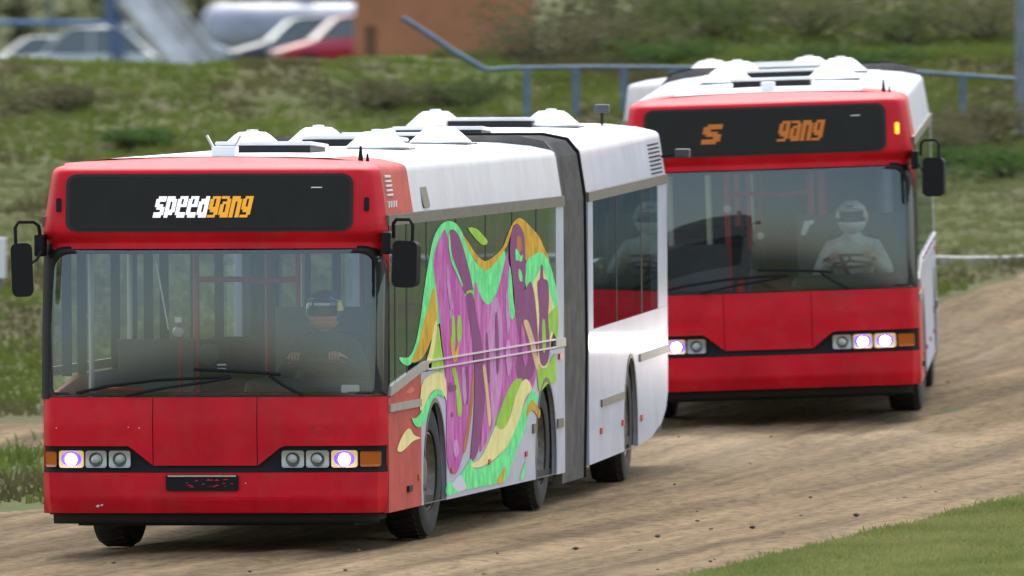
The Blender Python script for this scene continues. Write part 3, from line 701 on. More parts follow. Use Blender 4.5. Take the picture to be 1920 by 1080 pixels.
    # roof, floor, linings
    B(MB().grid(lambda x, y: (x, y, 2.862 - .014 * (x / .8) ** 2), lin(-.8, .8, 9), lin(.34, L1, 12)), 'roof', ROOFW, smooth=40, fix=False)
    lin_ = MB().box(-1.15, 1.15, .35, L1, 2.60, 2.62)
    lin_.box(-1.19, -.9, .35, L1, 2.38, 2.6); lin_.box(.9, 1.19, .35, L1, 2.38, 2.6)
    B(lin_, 'ceiling', CEIL)
    B(MB().box(-1.21, 1.21, .12, L1, .30, .36), 'floor', UNDER)
    un = MB().box(-1.0, 1.0, .1, 1.7, .22, .30); un.box(-.9, .9, 3.2, 7.6, .24, .30); un.box(-.55, .55, 1.7, 3.2, .25, .30); un.box(-.7, .7, 2.40, 2.50, .42, .54); un.box(-.7, .7, 8.45, 8.55, .42, .54)
    B(un, 'underbody', UNDER)
    # ---- mural
    if cfg['mural']:
        mur = None
        for col, lay, pts in MURAL:
            p = smoothpoly(pts)
            if mur is None:
                mur = B(MB().sheet(p, lambda y, z: (1.2525, y, z)), 'painted_mural', MUR[col], fix=False)
                tag(mur, 'graffiti of purple spires edged in mint, mustard and lime')
            else:
                B(MB().sheet(p, lambda y, z: (1.2525 + .0004 * lay + .00004 * len(mur.children), y, z)), 'paint_patch', MUR[col], parent=mur, fix=False)
    # ---- mirrors
    for s, zc, hh, wd in ((-1, 2.06, .385, .155), (1, 2.095, .335, .19)):
        x = s * (1.36 if s < 0 else 1.425); y = -.16
        m = MB()
        M = Matrix.Translation((x, y, zc)) @ Matrix.Rotation(R(-14 * s), 4, 'Z') @ Matrix.Rotation(R(2 * s), 4, 'Y')
        m.prism(rrect(-wd / 2, wd / 2, -hh / 2, hh / 2, .045), lambda a, b: M @ Vector((a, -.05, b)), lambda a, b: M @ Vector((a * .92, .05, b * .95)))
        o = B(m, 'mirror', BLACK, bevel=.012, smooth=40)
        zt = zc + hh / 2
        B(MB().tube([(x - s * .02 + s * .06, y, zt - .06), (x + s * .045, y, zt + .11), (x + s * .02, y, zt + .15), (x - s * .08, y + .05, zt + .15), (x - s * .11, y + .1, zt + .12), (x - s * .115, y + .15, zt + .02)], .013, 8), 'mirror_arm', BLACK, parent=o, smooth=60)
        B(MB().box(*sorted((s * 1.225, s * 1.29)), -.04, .16, zt - .10, zt + .06), 'mirror_mount', BLACK, parent=o, bevel=.015)
        B(MB().tube([(x - s * .13, y + .1, zt - .06), (x - s * .10, y + .06, zt - .12), (x - s * .05, y + .02, zt - .16)], .01, 6), 'mirror_stay', BLACK, parent=o)
    # ---- wheels on the ground
    def gz(lx, ly):
        p = MW @ Vector((lx, ly, 0)); return p
    for a in AX:
        for s in (-1, 1):
            p = gz(s * 1.06, a); up = (hgt(p.x, p.y) + .03 - p.z)
            wheel(root, s * 1.075, a, .478 + up, s, R(-3) if a < 5 else 0)
    # ---- roof domes and hatches
    def dome(x, y, z, parent, loc=None, rot=None):
        mb = MB(); n = 20; prof = [(.235, 0), (.235, .012), (.215, .028), (.135, .100), (.10, .122), (.045, .126), (.042, .140), (.003, .142)]
        for i, (r, h) in enumerate(prof):
            for k in range(n):
                t = 2 * math.pi * (k + .5) / n
                q = 1.0 / max(abs(math.cos(t)), abs(math.sin(t))) ** .35
                mb.v.append((x + r * q * math.cos(t), y + r * 1.15 * q * math.sin(t), z + h))
        for i in range(len(prof) - 1):
            for k in range(n):
                a, b = i * n + k, i * n + (k + 1) % n
                mb.f.append((a, b, b + n, a + n)); mb.mi.append(0)
        o = mb.build('roof_dome', DOMEW, parent, loc=loc, rot=rot, smooth=25)
        rg = MB().box(x - .245, x + .245, y - .28, y + .28, z - .022, z - .003)
        rg.build('dome_base', GASKET, o)
        return o
    def hatch(x, y, z, parent, loc=None, rot=None, w=.36, l=.42, lift=.05):
        mb = MB()
        M = Matrix.Translation((x, y, z + lift)) @ Matrix.Rotation(R(-2), 4, 'X')
        mb.obox(M, w * 2, l * 2, .028)
        o = mb.build('roof_hatch', ROOFW, parent, loc=loc, rot=rot, bevel=.01)
        MB().box(x - w * .94, x + w * .94, y - l * .9, y + l * .9, z - .012, z + lift - .004).build('hatch_gap_shade', GASKET, o)  # black block stands in for the shadow gap under the raised lid
        return o
    ZR = 2.864
    for y in (5.0, 8.35):
        for x in (-.47, .47): dome(x, y, ZR, root)
    for y, x in ((3.0, -.02), (7.0, 0), (9.2, 0)): hatch(x, y, ZR, root)
    # small bits at the front of the roof
    if cfg['plate']:
        br = B(MB().box(-.085, .085, .52, .70, 2.85, 2.93), 'roof_bracket', DOMEW)
        for s in (-1, 1): B(MB().obox(Matrix.Translation((s * .085, .56, 2.935)) @ Matrix.Rotation(R(s * 28), 4, 'Y'), .014, .05, .17), 'bracket_fin', STEELP, parent=br)
    else:
        B(MB().box(-.06, .06, .62, .76, 2.85, 2.94), 'roof_bracket', DOMEW, bevel=.01)
    B(MB().tube([(1.0, .5, 2.80), (1.0, .5, 2.93)], [.022, .008], 8), 'antenna', BLACK); B(MB().tube([(1.05, .5, 2.80), (1.05, .5, 2.875)], [.016, .006], 8), 'antenna', BLACK)
    # ---- interior
    B(MB().prism([(-1.12, 1.14), (1.12, 1.14), (1.12, .5), (-1.12, .5)], lambda x, z: (x, .16 + .08 * (x / 1.2) ** 2, z), lambda x, z: (x, .5, z - .02)), 'dashboard', DASH)
    B(MB().box(.16, 1.12, .36, .80, .56, 1.26), 'dashboard', DASH, bevel=.06)
    B(MB().box(.14, 1.2, .3, 2.0, .36, .55), 'driver_platform', INNER)
    so = B(MB().lathe([(.02, 0), (.02, .3)], Matrix.Translation((.66, .62, 1.20)) @ Matrix.Rotation(R(-115), 4, 'Z') @ Matrix.Rotation(R(-50), 4, 'Y'), n=8), 'steering_column', BLACK)
    MS = Matrix.Translation((.66, .70, 1.37)) @ Matrix.Rotation(R(-15), 4, 'X')
    sw = MB().tube([MS @ Vector((.23 * math.cos(t), .23 * math.sin(t), 0)) for t in lin(0, 2 * math.pi, 30)], .013, 8, cap=False)
    for t in (.5, 2.6, 4.7): sw.tube([MS @ Vector((0, 0, 0)), MS @ Vector((.22 * math.cos(t), .22 * math.sin(t), 0))], .012, 6)
    B(sw, 'steering_wheel', BLACK, smooth=60)
    def seat(x, y, z, parent, driver=False, loc=None, rot=None):
        w = .24 if driver else .21
        o = MB().box(x - w, x + w, y - .22, y + .22, z, z + .09).build('seat', SEATM, parent, loc=loc, rot=rot, bevel=.03)
        MB().prism(rrect(x - w, x + w, z + .05, z + (.72 if driver else .62), .08), lambda a, b: (a, y + .20 + (b - z) * .15, b), lambda a, b: (a, y + .28 + (b - z) * .15, b)).build('backrest', SEATM, o, bevel=.015)
        MB().box(x - .08, x + .08, y - .12, y + .12, z - .42, z).build('seat_leg', INNER, o)
    seat(.67, 1.12, .86, root, True)
    for y in (3.5, 4.3, 5.1, 5.9, 6.7):
        for x in ((-.92, -.46, .46, .92) if y not in (4.3, 5.1) else (.46, .92)): seat(x, y, .80, root)
    for x, y, m_ in ((-.42, 1.9, POLE), (-.62, 3.2, STEELP), (.30, 2.1, POLE), (-.95, .42, STEELP), (-.92, 2.0, STEELP), (-.3, 4.6, POLE), (.32, 5.2, POLE), (-.34, 6.6, STEELP)):
        B(MB().tube([(x, y, .36), (x, y, 2.61)], .021, 8), 'handrail_pole', m_)
    B(MB().tube([(-.42, 1.9, 1.95), (-.10, 1.9, 1.95), (.05, 1.9, 1.93), (.30, 2.1, 1.95)], .02, 8), 'handrail', POLE)
    B(MB().tube([(-1.1, 1.75, 1.15), (-.42, 1.9, 1.15)], .02, 8), 'handrail', POLE)
    for x in (-.55, .45): B(MB().tube([(x, 2.0, 2.35), (x, 9.3, 2.35)], .018, 8), 'handrail', POLE)
    B(MB().box(-.98, -.42, 1.80, 1.84, .36, 1.52), 'partition', INNER); B(MB().box(.18, 1.2, 1.78, 1.82, .56, 1.75), 'partition', INNER)
    if cfg['plate']:
        B(MB().tube([(-.46, .30, 2.12), (-.37, .30, 1.62)], .006, 6), 'cable', LETW)
        o = B(MB().box(-.345, -.285, .40, .50, 1.66, 1.715), 'camera_box', STEELP, bevel=.01)
        B(MB().lathe([(.004, -.03), (.035, -.025), (.046, 0), (.046, .03)], Matrix.Translation((-.315, .42, 1.60)) @ Matrix.Rotation(R(90), 4, 'Z'), n=20), 'camera_lens', LENS_OFF, parent=o, smooth=50)
        B(MB().tube([(-.31, .46, 1.14), (-.31, .46, 1.67)], .012, 6), 'camera_stand', POLE, parent=o)
        o = B(MB().lathe([(.003, -.01), (.075, -.008), (.082, 0), (.08, .02)], Matrix.Translation((-.10, .40, 1.44)) @ Matrix.Rotation(R(90), 4, 'Z'), n=24), 'fan_disc', DASH, smooth=50)
        for z in (1.33, 1.36): B(MB().box(-.03, .035, .37, .38, z, z + .012), 'ticket_slot', LETW, parent=o)
        B(MB().prism(rrect(.93, 1.06, 1.175, 1.23, .01), lambda x, z: fpt(x, z, -.012), lambda x, z: fpt(x, z, -.016)), 'window_sticker', LETW)
    else:
        B(MB().tube([(.27, .35, 1.62), (.31, .33, 1.72), (.36, .34, 1.73)], [.02, .032, .018], 8), 'camera_mount', LETW, smooth=60)
        for x, z in ((-.38, 1.86), (-.10, 1.62)): B(MB().lathe([(.003, -.01), (.03, -.008), (.032, 0), (.03, .03)], Matrix.Translation((x, .45, z)) @ Matrix.Rotation(R(90), 4, 'Z'), n=16), 'camera_lens', LENS_OFF, smooth=50)
    # ---- bellows
    loc2, rot2 = cfg['rear']
    M2 = Matrix.Translation(loc2) @ Matrix.Rotation(rot2[2], 4, 'Z') @ Matrix.Rotation(rot2[1], 4, 'Y') @ Matrix.Rotation(rot2[0], 4, 'X')
    sec = [(-1.215, .22), (-1.235, 1.2), (-1.225, 2.40), (-1.175, 2.74), (-1.09, 2.845), (-.9, 2.885), (.9, 2.885), (1.09, 2.845), (1.175, 2.74), (1.225, 2.40), (1.235, 1.2), (1.215, .22), (.9, .16), (-.9, .16)]
    mb = MB(); NF = 22; n = len(sec)
    for i in range(NF * 2 + 1):
        t = i / (NF * 2); k = 1.0 if i % 2 == 0 else .972
        for (x, z) in sec:
            q = Vector((x * k, L1 + .02, 1.3 + (z - 1.3) * (k if z > .5 else 1)))
            e = M2 @ Vector((x * k, -.02, 1.3 + (z - 1.3) * (k if z > .5 else 1)))
            mb.v.append(tuple(q.lerp(e, t)))
    for i in range(NF * 2):
        for k in range(n):
            a, b = i * n + k, i * n + (k + 1) % n
            mb.f.append((a, b, b + n, a + n)); mb.mi.append(0)
    B(mb, 'bellows', BELL)
    fr_o = [(x * 1.012, z + (.02 if z > 2 else 0)) for x, z in sec]; fr_i = [(x * .95, z * .97) for x, z in sec]
    B(MB().ring(fr_o, fr_i, lambda x, z: (x, L1 + .015, z)), 'bellows_frame', TRIM, solid=.03, fix=False)
    B(MB().ring(fr_o, fr_i, lambda x, z: (x, -.02, z)), 'bellows_frame', BLACK, loc=loc2, rot=rot2, solid=.03, fix=False)
    # ---- rear section (own frame: y from 0 at its front to L2)
    L2 = 6.95; AR = (3.6,); K = dict(loc=loc2, rot=rot2)
    def BR(mb, n_, m_, **k): return mb.build(n_, m_, root, loc=loc2, rot=rot2, **k)
    for s in (1, -1):
        X = 1.25 * s; Xi = 1.215 * s
        o = arch_outline(0.02, L2, .31, [(.02, 1.36), (L2, 1.36)], AR)
        o = [q for q in o if q != (L2, .31)]
        i = o.index((L2, 1.36)); o[i:i] = [(L2 - 1.5, .34), (L2 - .6, .42), (L2 - .2, .52), (L2, .66)]
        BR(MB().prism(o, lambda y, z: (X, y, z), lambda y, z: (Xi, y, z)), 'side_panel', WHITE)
        a = AR[0]
        BR(MB().ring([(a + .60 * math.cos(t), .47 + .60 * math.sin(t)) for t in lin(R(-15), R(195), 24)] , [(a + .57 * math.cos(t), .47 + .57 * math.sin(t)) for t in lin(R(-15), R(195), 24)], lambda y, z: (X + .006 * s, y, z)), 'arch_rim', TRIM, fix=False)
        well = MB().grid(lambda t, d: (s * (1.214 - .5 * d), a + .60 * math.cos(t), .47 + .60 * math.sin(t)), lin(R(-15), R(195), 20), (0, 1))
        well.box(*sorted((s * .70, s * .714)), a - .6, a + .6, .3, 1.08)
        BR(well, 'wheel_well', UNDER)
        BR(MB().box(*sorted((1.20 * s, 1.258 * s)), .02, L2, 2.362, 2.438), 'window_trim', TRIM)
        prof = [(1.235, 2.440), (1.192, 2.73), (1.186, 2.755), (1.176, 2.775), (1.155, 2.79), (1.12, 2.80), (1.0, 2.826), (.8, 2.846)]
        BR(MB().grid(lambda y, i_: (s * prof[int(i_)][0], y, prof[int(i_)][1]), lin(.02, L2, 8), range(len(prof))), 'roof_side_panel', WHITE, smooth=35, fix=False)
        for y0, y1, z in ((1.0, 2.95, .73), (4.35, 6.9, .98)): BR(MB().box(*sorted((X, X + .013 * s)), y0, y1, z, z + .06), 'rub_strip', TRIM)
        for a_, b_ in ((.42, 2.4), (2.4, 4.6), (4.6, 6.1)):
            BR(MB().add([(1.2495 * s, a_ + .02, 1.36), (1.2495 * s, b_ - .02, 1.36), (1.2495 * s, b_ - .02, 2.37), (1.2495 * s, a_ + .02, 2.37)], [(0, 1, 2, 3)]), 'side_window', GLASS_S, fix=False)
        for y, w_, m_ in ((2.4, .06, BLACK), (4.6, .09, BLACK), (.2, .40, WHITE), (6.5, .85, WHITE)):
            BR(MB().box(*sorted((s * 1.19, s * 1.2515)), y - w_ / 2, y + w_ / 2, 1.362, 2.362), 'window_post', m_)
    for y, z in ((1.0, .52), (2.85, .52), (4.5, .50)): BR(MB().box(1.25, 1.262, y - .07, y + .07, z, z + .05), 'side_marker', MARK)
    for k in range(8):
        z = 2.70 - k * .033
        BR(MB().box(hw(z) - .02, hw(z) + .004, 5.75, 6.75, z - .014, z), 'louvre', BLACK)
    BR(MB().grid(lambda x, y: (x, y, 2.862 - .014 * (x / .8) ** 2), lin(-.8, .8, 9), lin(.02, L2, 8)), 'roof', ROOFW, smooth=40, fix=False)
    BR(MB().box(-1.15, 1.15, .05, L2 - .05, 2.60, 2.62), 'ceiling', CEIL)
    BR(MB().box(-1.21, 1.21, .05, L2 - .2, .34, .40), 'floor', UNDER)
    BR(MB().box(-.9, .9, .1, 2.9, .25, .33).box(-.9, .9, 4.3, 5.6, .25, .33).box(-.7, .7, 3.55, 3.65, .42, .54), 'underbody', UNDER)
    sec_r = [(-1.25, .66), (-1.25, 2.40), (-1.172, 2.735), (-1.10, 2.812), (-.8, 2.848), (.8, 2.848), (1.10, 2.812), (1.172, 2.735), (1.25, 2.40), (1.25, .66)]
    BR(MB().prism(sec_r, lambda x, z: (x, L2 - .002, z), lambda x, z: (x * .97, L2 + .07, z - .02)), 'rear_panel', INNER, bevel=.03)
    BR(MB().prism(rrect(-1.0, 1.0, 1.55, 2.3, .1), lambda x, z: (x, L2 + .072, z), lambda x, z: (x, L2 + .085, z)), 'rear_window', DISPLAY)
    for s in (-1, 1): BR(MB().box(s * 1.05 - .08, s * 1.05 + .08, L2 + .05, L2 + .09, .85, 1.2), 'tail_light', MARK, bevel=.01)
    for s in (-1, 1):
        p = MW @ (M2 @ Vector((s * 1.06, AR[0], 0))); up = hgt(p.x, p.y) + .03 - p.z
        wheel(root, s * 1.075, AR[0], .478 + up, s, 0, loc2, rot2)
    for y in (5.2,):
        for x in (-.47, .47): dome(x, y, ZR, root, loc2, rot2)
    for y in (1.2, 5.25): hatch(0, y, ZR, root, loc2, rot2)
    for y in (.9, 1.7, 4.9, 5.7):
        for x in (-.92, -.46, .46, .92): seat(x, y, .80, root, False, loc2, rot2)
    for x, y in ((-.3, .5), (.3, .5), (.3, 2.6), (-.3, 4.4)): BR(MB().tube([(x, y, .36), (x, y, 2.61)], .021, 8), 'handrail_pole', POLE)
    if cfg['mural']:
        o = BR(MB().tube([(.78, 6.3, 2.84), (.78, 6.3, 2.95)], .012, 6), 'camera_mount', BLACK)
        B(MB().box(.72, .84, 6.24, 6.36, 2.95, 3.02), 'camera_box', DASH, parent=o, bevel=.01)
        o = BR(MB().tube([(1.2, 6.85, 2.58), (1.33, 6.85, 2.60)], .012, 6), 'camera_mount', BLACK)
        B(MB().box(1.33, 1.45, 6.78, 6.92, 2.575, 2.645), 'camera_box', DASH, parent=o, bevel=.01)
    return root, MW

th = 7.8
# rear section frames are given in each bus's own coordinates
def rel(theta, d_yaw, y0, slope):
    # pivot in the middle of the bellows
    piv = Vector((0, y0 - .8, 0)); M = Matrix.Rotation(d_yaw, 4, 'Z')
    p = piv + M @ Vector((0, .8, 0)); p.z += .8 * slope
    return (tuple(p), (slope, 0, d_yaw))
bus_a, MWA = make_bus(dict(loc=(-2.13, 124, 0), rot=(0, R(-.3), R(-7.8)), rear=rel(0, R(2.2), 11.2, R(.43)), lit=(True, False, False), plate=True, ghost=True, sign='both', mural=True,
    label='leading red-nosed articulated bus with purple and green graffiti on its white side'))
bus_b, MWB = make_bus(dict(loc=(2.28, 149, .245), rot=(R(.68), R(-1.9), R(-2.3)), rear=rel(0, R(4.5), 11.2, R(-1.2)), lit=(True, True, False), plate=False, ghost=False, sign='part', mural=False,
    label='following red-nosed bus with orange letters in its display and no graffiti'))
for px in (-.98, .80):                                   # dipped beams of the following bus
    l = bpy.data.lights.new('headlight_beam', 'SPOT'); l.energy = 90; l.spot_size = R(50); l.spot_blend = .8; l.shadow_soft_size = .05; l.color = (1, .93, .85)
    o = bpy.data.objects.new('headlight_beam', l); COL.objects.link(o); o.parent = bus_b; o.location = (px, -.20, .70); o.rotation_euler = (R(-87), 0, 0)
# ------------------------------------------------------------------ drivers
def skin_mesh(name, joints, edges, mat_, parent, sub=2):
    me = bpy.data.meshes.new(name)
    names = list(joints); idx = {k: i for i, k in enumerate(names)}
    me.from_pydata([joints[k][0] for k in names], [(idx[a], idx[b]) for a, b in edges], [])
    me.materials.append(mat_)
    o = bpy.data.objects.new(name, me); COL.objects.link(o); o.parent = parent
    o.modifiers.new('skin', 'SKIN').use_smooth_shade = True
    for i, k in enumerate(names):
        r = joints[k][1]; r = r if isinstance(r, tuple) else (r, r)
        sv = me.skin_vertices[0].data[i]; sv.radius = r; sv.use_root = (i == 0)
    md = o.modifiers.new('sub', 'SUBSURF'); md.levels = 1; md.render_levels = sub
    return o
def driver(MW, base, label, jacket, trousers, helm, group):
    M = MW @ Matrix.Translation(base)
    root = empty('person'); root.matrix_world = M
    tag(root, label, 'person', group)
    J = {'pelvis': ((0, 0, .08), (.15, .11)), 'waist': ((0, .0, .24), (.135, .10)), 'chest': ((0, -.01, .42), (.155, .11)), 'neck': ((0, -.03, .565), .06), 'jaw': ((0, -.055, .65), (.062, .07)), 'head': ((0, -.05, .74), (.075, .09)), 'crown': ((0, -.04, .83), .055)}
    E = [('pelvis', 'waist'), ('waist', 'chest'), ('chest', 'neck'), ('neck', 'jaw'), ('jaw', 'head'), ('head', 'crown')]
    hands = {1: Vector((.14, -.50, .445)), -1: Vector((-.15, -.50, .44))}
    for s, n in ((1, 'l'), (-1, 'r')):
        h = hands[s]
        J['sh' + n] = ((s * .19, -.01, .485), .068); J['el' + n] = ((s * .30, -.20, .26), .048); J['wr' + n] = (tuple(h + Vector((s * .05, .09, -.03))), .030); J['pa' + n] = (tuple(h), (.026, .036))
        E += [('chest', 'sh' + n), ('sh' + n, 'el' + n), ('el' + n, 'wr' + n), ('wr' + n, 'pa' + n)]
        for k in range(4):                              # four fingers curled over the wheel rim
            b = h + Vector((s * (.030 - .020 * k), -.03, .008)); ln = (.8, 1, 1.05, .9)[k]
            J['f%s%da' % (n, k)] = (tuple(b + Vector((0, -.025 * ln, .006))), .010); J['f%s%db' % (n, k)] = (tuple(b + Vector((0, -.052 * ln, -.014))), .009); J['f%s%dc' % (n, k)] = (tuple(b + Vector((0, -.045 * ln, -.042))), .008)
            E += [('pa' + n, 'f%s%da' % (n, k)), ('f%s%da' % (n, k), 'f%s%db' % (n, k)), ('f%s%db' % (n, k), 'f%s%dc' % (n, k))]
        J['t%sa' % n] = (tuple(h + Vector((-s * .036, .0, .004))), .012); J['t%sb' % n] = (tuple(h + Vector((-s * .052, -.028, -.006))), .010)
        E += [('pa' + n, 't%sa' % n), ('t%sa' % n, 't%sb' % n)]
        J['hip' + n] = ((s * .10, -.04, .06), .085); J['kn' + n] = ((s * .17, -.44, .10), .062); J['an' + n] = ((s * .16, -.50, -.28), .042); J['to' + n] = ((s * .16, -.66, -.33), .036)
        E += [('pelvis', 'hip' + n), ('hip' + n, 'kn' + n), ('kn' + n, 'an' + n), ('an' + n, 'to' + n)]
    skin_mesh('body', J, E, SKIN, root)
    jk = {k: (J[k][0], tuple(r + .022 for r in J[k][1]) if isinstance(J[k][1], tuple) else J[k][1] + .020) for k in ('pelvis', 'waist', 'chest', 'neck', 'shl', 'ell', 'wrl', 'shr', 'elr', 'wrr')}
    jk['neck'] = ((0, -.035, .585), .085); jk['jaw'] = ((0, -.045, .655), .080)
    skin_mesh('jacket', jk, [e for e in E if e[0] in jk and e[1] in jk], jacket, root)
    tr = {k: (J[k][0], (J[k][1] if not isinstance(J[k][1], tuple) else J[k][1][0]) + .016) for k in ('pelvis', 'hipl', 'knl', 'anl', 'hipr', 'knr', 'anr')}
    skin_mesh('trousers', tr, [e for e in E if e[0] in tr and e[1] in tr], trousers, root)
    # full-face helmet: shell with an eye port, chin bar, peak, goggles
    hc = Vector((0, -.05, .745)); mb = MB(); nu, nv = 40, 24
    for j in range(nv + 1):
        ph = math.pi * j / nv - math.pi / 2
        for i in range(nu):
            t = 2 * math.pi * i / nu
            fx, fy, fz = math.cos(ph) * math.sin(t), -math.cos(ph) * math.cos(t), math.sin(ph)
            ch = .035 * max(0, -fy) * math.exp(-((fz + .5) / .3) ** 2)     # chin bar pushed forward
            mb.v.append((hc.x + .138 * fx, hc.y + .155 * fy - ch, hc.z + .150 * fz + .01))
    for j in range(nv):
        for i in range(nu):
            t = 2 * math.pi * (i + .5) / nu; t = (t + math.pi) % (2 * math.pi) - math.pi; fz = math.sin(math.pi * (j + .5) / nv - math.pi / 2)
            if fz < -.86 or (abs(t) < 1.0 and -.22 < fz < .26): continue
            mb.f.append((j * nu + i, j * nu + (i + 1) % nu, (j + 1) * nu + (i + 1) % nu, (j + 1) * nu + i))
            mb.mi.append(helm[1](t, fz))
    hm = mb.build('helmet', helm[0], root, smooth=50, solid=.012)
    pk = MB().grid(lambda u, w: (hc.x + .115 * u, hc.y - .135 - .07 * w * (1 - .4 * u * u) + .05 * u * u, hc.z + .085 + .012 * w - .02 * u * u), lin(-1, 1, 11), lin(0, 1, 4))
    pk.build('peak', helm[0][helm[2]], hm, solid=.006, smooth=50, fix=False)
    gg = MB().grid(lambda u, w: (hc.x + .108 * math.sin(u * 1.0), hc.y - .148 * math.cos(u * 1.0) + .012, hc.z - .030 + .062 * w), lin(-1, 1, 13), lin(0, 1, 4))
    gg.build('goggles', VISOR, hm, smooth=60, fix=False)
    return root
NAVY = mat('navy_helmet_paint', (.022, .026, .075), .3, coat=.5); SILV = mat('silver_helmet_paint', (.75, .78, .86), .3, coat=.4); YEL = mat('yellow_helmet_paint', (.9, .66, .12), .3); REDH = mat('red_helmet_paint', (.55, .16, .14), .4); BLUH = mat('blue_helmet_paint', (.10, .25, .60), .3); ORH = mat('orange_helmet_paint', (.85, .38, .08), .4)
GRYH = mat('pale_helmet_paint', (.62, .64, .61), .35); DKH = mat('dark_helmet_paint', (.05, .05, .06), .4)
def pat_a(t, z):
    if z < -.55 and abs(t) < 1.3: return 5
    if z < -.2 and abs(t) < 1.0: return 3
    if .15 < z < .75 and .5 < t < .85: return 4
    if .0 < z < .55 and 1.0 < t < 1.6: return 2
    if .1 < z < .6 and -1.3 < t < -.7: return 1
    if .22 < z < .42 and abs(t) < .5: return 1
    return 0
def pat_b(t, z):
    if z < -.25 and abs(t) < 1.2: return 0
    if .30 < z < .42 and abs(t) < 1.0: return 1
    if -.3 < z < .5 and 1.05 < t < 1.5: return 2
    if .5 < z < .75 and -.5 < t < .2: return 1
    return 1 if (z < 0) else 0
driver(MWA, (.66, 1.05, .985), 'driver in dark overalls and multicoloured helmet at the wheel of the graffiti bus',
       mat('black_overalls', (.03, .032, .045), .8), mat('dark_trousers', (.02, .02, .025), .8), ([NAVY, SILV, YEL, REDH, BLUH, ORH], pat_a, 0), None)
driver(MWB, (.68, 1.05, .985), 'driver in pale grey sweater and pale helmet at the wheel of the second bus',
       mat('pale_grey_sweater', (.46, .48, .46), .9, var=.25, scale=9), mat('dark_trousers', (.02, .02, .025), .8), ([GRYH, DKH, ORH], pat_b, 0), None)

# ------------------------------------------------------------------ yard behind the bank
def car(label, paint, x, y, rz, hgt_=1.42, pitch=0, ln=4.2):
    z = hgt(x, y); k = ln / 4.2; top = hgt_
    root = empty('parked_car', (x, y, z), (0, pitch, rz)); tag(root, label, 'car', 'cars parked in the yard')
    prof = [(-2.05, .32), (-2.1, .55), (-2.02, .70), (-1.05, .90), (1.75, .95), (2.08, .86), (2.1, .35)]
    body = MB()
    half = lambda px, pz: .80 + .04 * (.5 < pz < .8)
    pr = []
    for a, b in zip(prof, prof[1:]): pr += [a, ((a[0] + b[0]) / 2, (a[1] + b[1]) / 2)]
    pr.append(prof[-1])
    body.prism([(p * k, q) for p, q in pr], lambda p, q: (p, -half(p, q), q), lambda p, q: (p, half(p, q), q))
    body.build('body', paint, root, bevel=.07, smooth=50)
    roof = MB().prism([(-.42 * k, top - .05), (-.2 * k, top), (.8 * k, top), (1.05 * k, top - .06)], lambda p, q: (p, -.58, q), lambda p, q: (p, .58, q))
    roof.build('roof', paint, root, bevel=.03, smooth=50)
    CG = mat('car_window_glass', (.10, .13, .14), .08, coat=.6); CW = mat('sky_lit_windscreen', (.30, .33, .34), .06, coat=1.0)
    wz = .91
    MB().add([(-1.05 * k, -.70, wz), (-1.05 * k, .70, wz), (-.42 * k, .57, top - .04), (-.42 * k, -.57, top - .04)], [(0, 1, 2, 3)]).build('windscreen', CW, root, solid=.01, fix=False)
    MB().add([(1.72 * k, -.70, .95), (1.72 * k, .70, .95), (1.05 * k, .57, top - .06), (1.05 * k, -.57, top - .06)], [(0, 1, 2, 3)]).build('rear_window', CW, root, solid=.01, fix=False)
    for s in (-1, 1):
        for a, b, a2, b2 in ((-.93, .18, -.38, .20), (.26, 1.58, .26, 1.0)):
            MB().add([(a * k, s * .725, wz + .03), (b * k, s * .725, wz + .03), (b2 * k, s * .585, top - .055), (a2 * k, s * .585, top - .055)], [(0, 1, 2, 3)]).build('side_window', CG, root, solid=.01, fix=False)
        for a, b in (((-1.05, .71, wz), (-.42, .58, top - .04)), ((.22, .725, wz), (.22, .585, top - .04)), ((1.72, .71, .95), (1.05, .58, top - .05))):
            MB().tube([(a[0] * k, s * a[1], a[2]), (b[0] * k, s * b[1], b[2])], .035, 6).build('pillar', paint, root)
        MB().box(-2.12 * k, -2.0 * k, *sorted((s * .5, s * .74)), .58, .70).build('headlight', LENS_OFF, root, bevel=.02)
        MB().box(2.0 * k, 2.12 * k, *sorted((s * .52, s * .76)), .62, .82).build('tail_light', MARK, root, bevel=.02)
        for wx in (-1.32, 1.28):
            w = MB().lathe([(.19, -.10), (.29, -.10), (.31, -.06), (.31, .06), (.29, .10), (.19, .10)], Matrix.Translation((wx * k, s * .74, .31)) @ Matrix.Rotation(R(90), 4, 'Z'), n=20).build('wheel', TYRE, root, smooth=40)
            MB().lathe([(.19, -.07), (.19, .08), (.05, .10), (.03, .105)], Matrix.Translation((wx * k, s * .755, .31)) @ Matrix.Rotation(R(90 * s), 4, 'Z'), n=14).build('hubcap', RIM, w, smooth=40)
    return root
def PX(px, d): return (px - 960) * d / 32500
def PZ(py, d): return EYE - (py + 109) * d / 32500
CW1 = mat('white_car_paint', (.72, .72, .72), .3, coat=.4); CW2 = mat('silver_car_paint', (.50, .52, .55), .3, metal=.3, coat=.4); CR = mat('red_car_paint', (.50, .015, .06), .3, coat=.4); CB = mat('pale_blue_car_paint', (.30, .38, .46), .3, coat=.4); CD = mat('dark_blue_car_paint', (.05, .06, .11), .3, coat=.4)
car('white car with sloping bonnet at the far left of the yard', CW1, PX(80, 464), 464, R(6))
car('taller silver car parked left of the blue post', CW2, PX(160, 455), 455, R(-4), 1.62)
car('small white car seen between the silver car and the pale blue car', CW1, PX(225, 484), 484, R(8), 1.55)
car('pale blue car half hidden behind the blue post and chute', CB, PX(285, 476), 476, R(0), 1.5)
car('dark car with pale windscreen in front of the silver tank', CD, PX(578, 472), 472, R(10), 1.46, R(-4))
car('red car beside the orange-brown wall', CR, PX(662, 462), 462, R(10), 1.48, R(-4))
